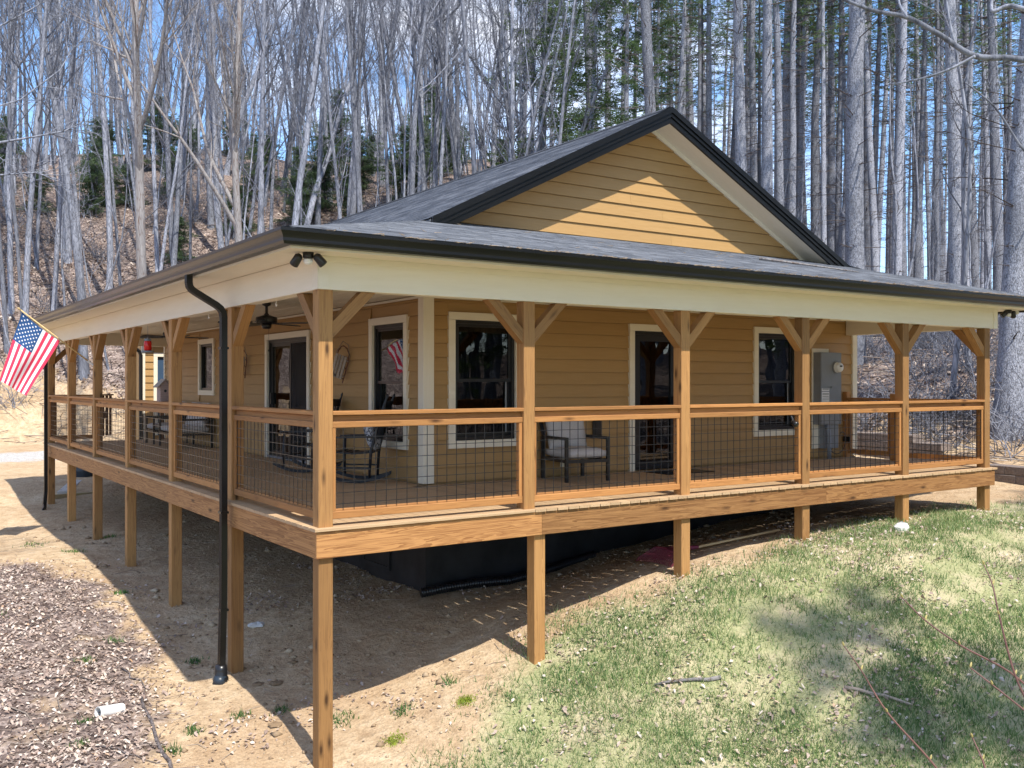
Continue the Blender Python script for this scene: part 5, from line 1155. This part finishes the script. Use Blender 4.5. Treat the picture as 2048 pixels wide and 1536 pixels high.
# tall pines on the right: (image column, trunk width in pixels) turned into a place at a real distance
PINES = [(1360, 12), (1367, 11), (1392, 14), (1411, 13), (1418, 15), (1454, 17), (1472, 11), (1484, 24), (1507, 15), (1516, 12), (1535, 24), (1558, 18), (1574, 11), (1598, 8), (1613, 9), (1630, 19), (1664, 17), (1684, 11), (1709, 37), (1736, 18), (1752, 12), (1789, 20), (1808, 18), (1822, 9), (1840, 14), (1868, 18), (1898, 14), (1917, 27), (1933, 17), (1952, 17), (1998, 20), (2016, 50),
         (1193, 19), (1217, 12), (1293, 15), (1323, 25), (1345, 11), (1240, 11), (1262, 9), (1382, 8), (1436, 9), (1545, 8), (1650, 8), (1775, 10), (1860, 9), (1885, 10), (1975, 12), (2040, 14), (2075, 30), (2110, 20), (1588, 13), (1700, 12), (1622, 8), (1722, 9), (1830, 8), (1910, 9), (1965, 9)]
ORD = ['first', 'second', 'third', 'fourth', 'fifth', 'sixth', 'seventh', 'eighth', 'ninth', 'tenth', 'eleventh', 'twelfth', 'thirteenth', 'fourteenth', 'fifteenth', 'sixteenth', 'seventeenth', 'eighteenth', 'nineteenth', 'twentieth', 'twenty-first', 'twenty-second', 'twenty-third', 'twenty-fourth', 'twenty-fifth', 'twenty-sixth', 'twenty-seventh', 'twenty-eighth', 'twenty-ninth', 'thirtieth']
THICK = sorted(u for u, w in PINES if w >= 14 and 1340 < u < 2048)
rs = np.random.default_rng(5); order = 0
for k, (u, w) in enumerate(PINES):
    dia = .44 if w > 16 else .40 if w > 11 else .34
    if w >= 36: dia = .56
    dep = min(dia*1923/w, 72); dep = max(dep, 20.5) if w >= 36 else dep
    x, y = spot(u, dep); sx = dia/.43*1.14
    if toe_dist(np.array([x]), np.array([y]))[0][0] < .6: dep *= 1.12; x, y = spot(u, dep)
    big = {1709: 'thickest pine trunk rising behind the right roof slope', 2016: 'huge furrowed pine trunk beside the right porch end', 1917: 'thick pine trunk behind the far right corner post', 1484: 'pale pine trunk just right of the roof peak', 1535: 'pale straight pine trunk above the right rake', 1323: 'grey pine trunk directly behind the roof peak'}.get(u)
    lab = big or (f'{ORD[THICK.index(u)]} stout pine trunk counting right from the roof peak' if u in THICK else 'tall straight slim pine in the stand at right')
    e = plant('pine', k, x, y, 1.0*random.uniform(.95, 1.1), sx, 'pine_tree', lab, 'tree', 'tall pines behind the house', lean=(random.uniform(-.02, .02), random.uniform(-.02, .02)+(.03 if u == 2016 else 0)))
for u, d, i in ((1085, 44, 0), (1130, 50, 1), (1165, 40, 0), (1250, 38, 1), (1300, 52, 1)):
    x, y = spot(u, d); plant('greenpine', i, x, y, random.uniform(.8, 1.0), None, 'pine_tree', 'green needled pine standing between bare wood and pine stand', 'tree', 'green pines at the middle')
# prominent bare trees on the left
HERO = [(48, 15, 'bare'), (135, 13, 'bare'), (168, 15, 'bare'), (215, 14, 'bare'), (297, 24, 'forked'), (364, 11, 'bare'), (381, 10, 'sap2'), (397, 9, 'bare'), (450, 10, 'bare'), (506, 22, 'forked'), (526, 15, 'bare'), (561, 18, 'bare'), (597, 9, 'bare'), (660, 11, 'bare'), (700, 13, 'bare'), (735, 15, 'bare'), (765, 10, 'bare'), (810, 9, 'bare'), (840, 12, 'bare'), (875, 13, 'bare'), (915, 12, 'bare'), (945, 14, 'bare'), (980, 13, 'bare'), (1020, 14, 'bare'), (1055, 13, 'bare'), (90, 10, 'bare'), (245, 10, 'bare'), (10, 12, 'bare'), (330, 9, 'bare'), (475, 10, 'bare')]
HL = {297: 'pale forked tree with peeling branches left of the porch roof', 506: 'thick forked grey tree above the porch roof corner', 526: 'smooth white trunk, left one of a pair above the roof corner', 561: 'smooth white trunk, right one of a pair above the roof corner', 48: 'pale leaning bare tree near the left picture edge', 135: 'pale grey bare tree above the flag'}
HS = sorted(u for u, w, kd in HERO)
for k, (u, w, kd) in enumerate(HERO):
    dia = .36 if kd == 'forked' else .30; dep = min(max(dia*1923/w, 29), 62); x, y = spot(u, dep); kk = 'forked' if kd == 'forked' else 'bare'
    ml = {526: .5, 561: .45}.get(u, 1)
    plant(kk, k, x, y, random.uniform(.92, 1.12), (dia/.30 if kk == 'bare' else dia/.44)*random.uniform(.9, 1.1), 'bare_tree', HL.get(u, f'{ORD[HS.index(u)]} stouter bare trunk counting right from the left picture edge'), 'tree', 'bare trees on the hillside', lean=(random.uniform(-.05, .05), random.uniform(-.05, .05)))
cnt = 0; tries = 0
while cnt < 285 and tries < 4000:
    tries += 1; u = random.uniform(-220, 1120); dep = random.uniform(34, 96); x, y = spot(u, dep); s_ = toe_dist(np.array([x]), np.array([y]))[0][0]
    if s_ < 3: continue
    thin = random.random(); slim = cnt % 2; plant('slim' if slim else 'bare', random.randrange(9), x, y, random.uniform(.75, 1.15), (.7+thin*.6) if slim else (.5+thin*.5), 'bare_tree', 'slender grey bare tree on the wooded hillside', 'tree', 'bare trees on the hillside', lean=(random.gauss(0, .045), random.gauss(0, .045))); cnt += 1
cnt = 0
while cnt < 190:
    u = random.uniform(-150, 2150) if cnt < 45 else random.uniform(-120, 1000); dep = random.uniform(22, 50) if cnt < 45 else random.uniform(36, 62) if cnt < 100 else random.uniform(56, 80); x, y = spot(u, dep); s_ = toe_dist(np.array([x]), np.array([y]))[0][0]
    if s_ < 1.5: continue
    plant('sap', random.randrange(3), x, y, random.uniform(.7, 1.2), None, 'sapling', 'thin leafless sapling on the slope', 'sapling', 'leafless saplings on the slope', lean=(random.gauss(0, .14), random.gauss(0, .14))); cnt += 1
cnt = 0
while cnt < 62:
    u = random.uniform(1130, 2100); dep = random.uniform(42, 88); x, y = spot(u, dep)
    plant('pine', random.randrange(6), x, y, random.uniform(.8, 1.0), random.uniform(.6, 1.05), 'pine_tree', 'tall straight slim pine in the stand at right', 'tree', 'tall pines behind the house'); cnt += 1
cnt = 0
while cnt < 38:
    u = random.choice((random.uniform(-40, 760), random.uniform(180, 760), random.uniform(180, 760), random.uniform(780, 1100))); dep = random.uniform(44, 64); x, y = spot(u, dep); s_ = toe_dist(np.array([x]), np.array([y]))[0][0]
    if s_ < 9: continue
    hs = random.uniform(.4, .75); plant('hemlock', random.randrange(3), x, y, hs, hs*random.uniform(1.1, 1.7), 'evergreen_shrub', 'dark green young evergreen under the bare trees', 'evergreen', 'young evergreens on the hillside'); cnt += 1
cnt = 0
while cnt < 120:
    u = random.uniform(1650, 2080) if cnt < 44 else random.uniform(-60, 900); dep = random.uniform(20, 36) if cnt < 44 else random.uniform(36, 62); x, y = spot(u, dep); s_ = toe_dist(np.array([x]), np.array([y]))[0][0]
    if s_ < .7: continue
    plant('shrub', random.randrange(4), x, y, random.uniform(.7, 1.4), None, 'bare_shrub', 'tangled leafless shrub on the bank', 'shrub', 'leafless shrubs on the bank'); cnt += 1
# trees behind the viewpoint: they shade the lawn and stand in the window reflections
for k, (x, y, kd) in enumerate(((5.6, -14.4, 'greenpine'), (11.6, -13.6, 'greenpine'), (7.4, -17.5, 'bare'), (.9, -17, 'bare'), (8.5, -19, 'pine'), (-4, -24, 'bare'), (3, -26, 'pine'), (14, -22, 'pine'), (-12, -18, 'bare'), (-18, -10, 'bare'), (-22, 0, 'bare'), (20, -18, 'pine'), (-9, -28, 'pine'), (9, -30, 'pine'), (-24, 10, 'bare'), (17, -30, 'pine'), (-2, -33, 'pine'))):
    plant(kd, k, x, y, 1.0, None, 'pine_tree' if 'pine' in kd else 'bare_tree', ('tall pine' if 'pine' in kd else 'bare tree')+' standing on the near side of the clearing', 'tree', 'trees on the near side of the clearing')
cnt = 0
while cnt < 60:
    x = random.uniform(-60, 60); y = random.uniform(-75, -27) if cnt < 44 else random.uniform(-20, 40)
    if cnt >= 44: x = random.uniform(-60, -30)
    if toe_dist(np.array([x]), np.array([y]))[0][0] > -2: cnt += 1; continue
    kd = random.choice(('pine', 'pine', 'greenpine', 'bare')) if cnt < 44 else 'bare'
    plant(kd, random.randrange(6), x, y, random.uniform(.8, 1.1), None, 'pine_tree' if 'pine' in kd else 'bare_tree', ('tall pine' if 'pine' in kd else 'bare tree')+' standing on the near side of the clearing', 'tree', 'trees on the near side of the clearing'); cnt += 1
for k in range(110):
    x = random.uniform(19.5, 50); y = random.uniform(-60, -8); kd = random.choice(('pine', 'pine', 'greenpine', 'bare'))
    plant(kd, k, x, y, random.uniform(.8, 1.1), None, 'pine_tree' if 'pine' in kd else 'bare_tree', ('tall pine' if 'pine' in kd else 'bare tree')+' standing on the near side of the clearing', 'tree', 'trees on the near side of the clearing')
# near shoots and boughs at the right edge of the view
def P3(u, v, d): q = spot(u, d); return np.array([q[0], q[1], 1.326-(v-766)/1923*d])
nt_ = thing('young_tree', 'young tree whose reddish bare shoots reach up from the lower right', 'tree', on(*spot(2160, 3.4)))
rb = on(*spot(2160, 3.4)); base = np.array([rb.x, rb.y, rb.z]); crown0 = P3(2150, 1750, 3.3)
def smooth_tube(pts, r0, r1, mat, name, parent, n=7, sub=6):
    pts = np.asarray(pts, float); Q = []
    for i in range(len(pts)-1):
        p0, p1, p2, p3 = pts[max(i-1, 0)], pts[i], pts[i+1], pts[min(i+2, len(pts)-1)]
        for t in np.arange(sub)/sub: Q.append(.5*((2*p1)+(-p0+p2)*t+(2*p0-5*p1+4*p2-p3)*t*t+(-p0+3*p1-3*p2+p3)*t**3))
    Q.append(pts[-1]); k = len(Q); return MB().tube(Q, [r0+(r1-r0)*i/(k-1) for i in range(k)], n).build(name, mat, parent, smooth=True)
smooth_tube([base-np.array([0, 0, .2]), base*.5+crown0*.5+np.array([.05, 0, 0]), crown0], .03, .016, 'bark_fine', 'trunk', nt_)
SH = [[(2150, 1750), (1960, 1640), (1860, 1520), (1775, 1425), (1722, 1340), (1688, 1292)], [(2150, 1750), (2130, 1480), (2040, 1360), (1920, 1290), (1850, 1240), (1805, 1196)], [(2150, 1750), (2085, 1480), (2030, 1350), (1998, 1230), (1985, 1170), (1968, 1130)], [(2150, 1750), (2000, 1600), (1965, 1520), (1945, 1475)], [(2150, 1750), (2120, 1480), (2048, 1420), (1985, 1370), (1940, 1335)]]
for k, q in enumerate(SH):
    pp = [P3(u, v, 3.3-.05*k+.04*i) for i, (u, v) in enumerate(q)]; sh = smooth_tube(pp, .005, .002, 'shoot', 'shoot', nt_)
    for j in range(2, len(pp)):
        o_ = pp[j]+np.array([0, 0, .012]); MB().lathe([(.001, 0), (.004, .006), (.0035, .014), (.001, .02)], 6).build('bud', 'bud', sh, Matrix.Translation(pp[j]) @ Matrix.Rotation(.5*(-1)**j, 4, 'Y'))
ot = thing('bare_tree', 'near bare bough with side twigs crossing the upper right corner', 'tree', on(*spot(2560, 4.4)))
b2 = on(*spot(2560, 4.4)); b2 = np.array([b2.x, b2.y, b2.z]); top = P3(2500, 60, 4.4)
smooth_tube([b2-np.array([0, 0, .2]), (b2+top)/2+np.array([.06, .03, 0]), top, top+np.array([0, 0, 1.8])], .075, .03, 'bark', 'trunk', ot)
BO = [([(2500, 260), (2250, 170), (2048, 120), (1950, 112), (1880, 70), (1815, 35), (1750, 22), (1690, 0), (1640, -20)], .017, .006), ([(1950, 112), (1900, 138), (1850, 155), (1800, 166), (1778, 168)], .007, .003), ([(1815, 35), (1800, 10), (1795, -20)], .006, .003), ([(2500, 120), (2200, 60), (2048, 18), (2015, 12), (1985, 22), (1985, -10)], .014, .006), ([(2060, 126), (2030, 132), (2012, 128)], .006, .003), ([(2300, 420), (2100, 330), (2048, 300), (1990, 215), (1930, 165)], .009, .003)]
for q, r0, r1 in BO: smooth_tube([P3(u, v, 4.2+.02*i) for i, (u, v) in enumerate(q)], r0, r1, 'bark', 'bough', ot)
lt = thing('bare_tree', 'near bare tree whose pale twigs reach in at the left edge', 'tree', on(*spot(-420, 12.5)))
b3 = on(*spot(-420, 12.5)); b3 = np.array([b3.x, b3.y, b3.z]); top3 = P3(-400, 200, 12.5)
smooth_tube([b3-np.array([0, 0, .2]), (b3+top3)/2, top3, top3+np.array([0, 0, 3])], .11, .05, 'bark', 'trunk', lt)
rs = np.random.default_rng(77); tw = TB()
for (q, r0) in (([(-400, 420), (-150, 330), (0, 285), (60, 275), (130, 262), (170, 240)], .024), ([(-400, 250), (-120, 130), (0, 52), (60, 20), (110, -10)], .02), ([(-400, 520), (-160, 430), (0, 350), (70, 345), (120, 360)], .016), ([(-400, 330), (-100, 240), (40, 200), (120, 140), (150, 90)], .014)):
    pp = np.array([P3(u, v, 12.4+.15*i) for i, (u, v) in enumerate(q)]); tw.tube(pp, taper(r0, .006, len(pp)), 6)
    for s in range(16):
        j = int(rs.integers(1, len(pp))); f = rs.random(); o_ = pp[j-1]*(1-f)+pp[j]*f; sp_ = path(rs, o_, side_dir(rs, pp[j]-pp[j-1], rs.uniform(.4, .9)), rs.uniform(.3, .9), 4, .12); tw.tube(sp_, taper(.006, .0025, 5), 4)
        for t in range(2): tw.tube(path(rs, sp_[2], side_dir(rs, sp_[3]-sp_[2], .7), .3, 3, .15), taper(.0035, .002, 4), 3)
me = tw.mesh('boughs', 'bark'); link('boughs', me, lt, Matrix())
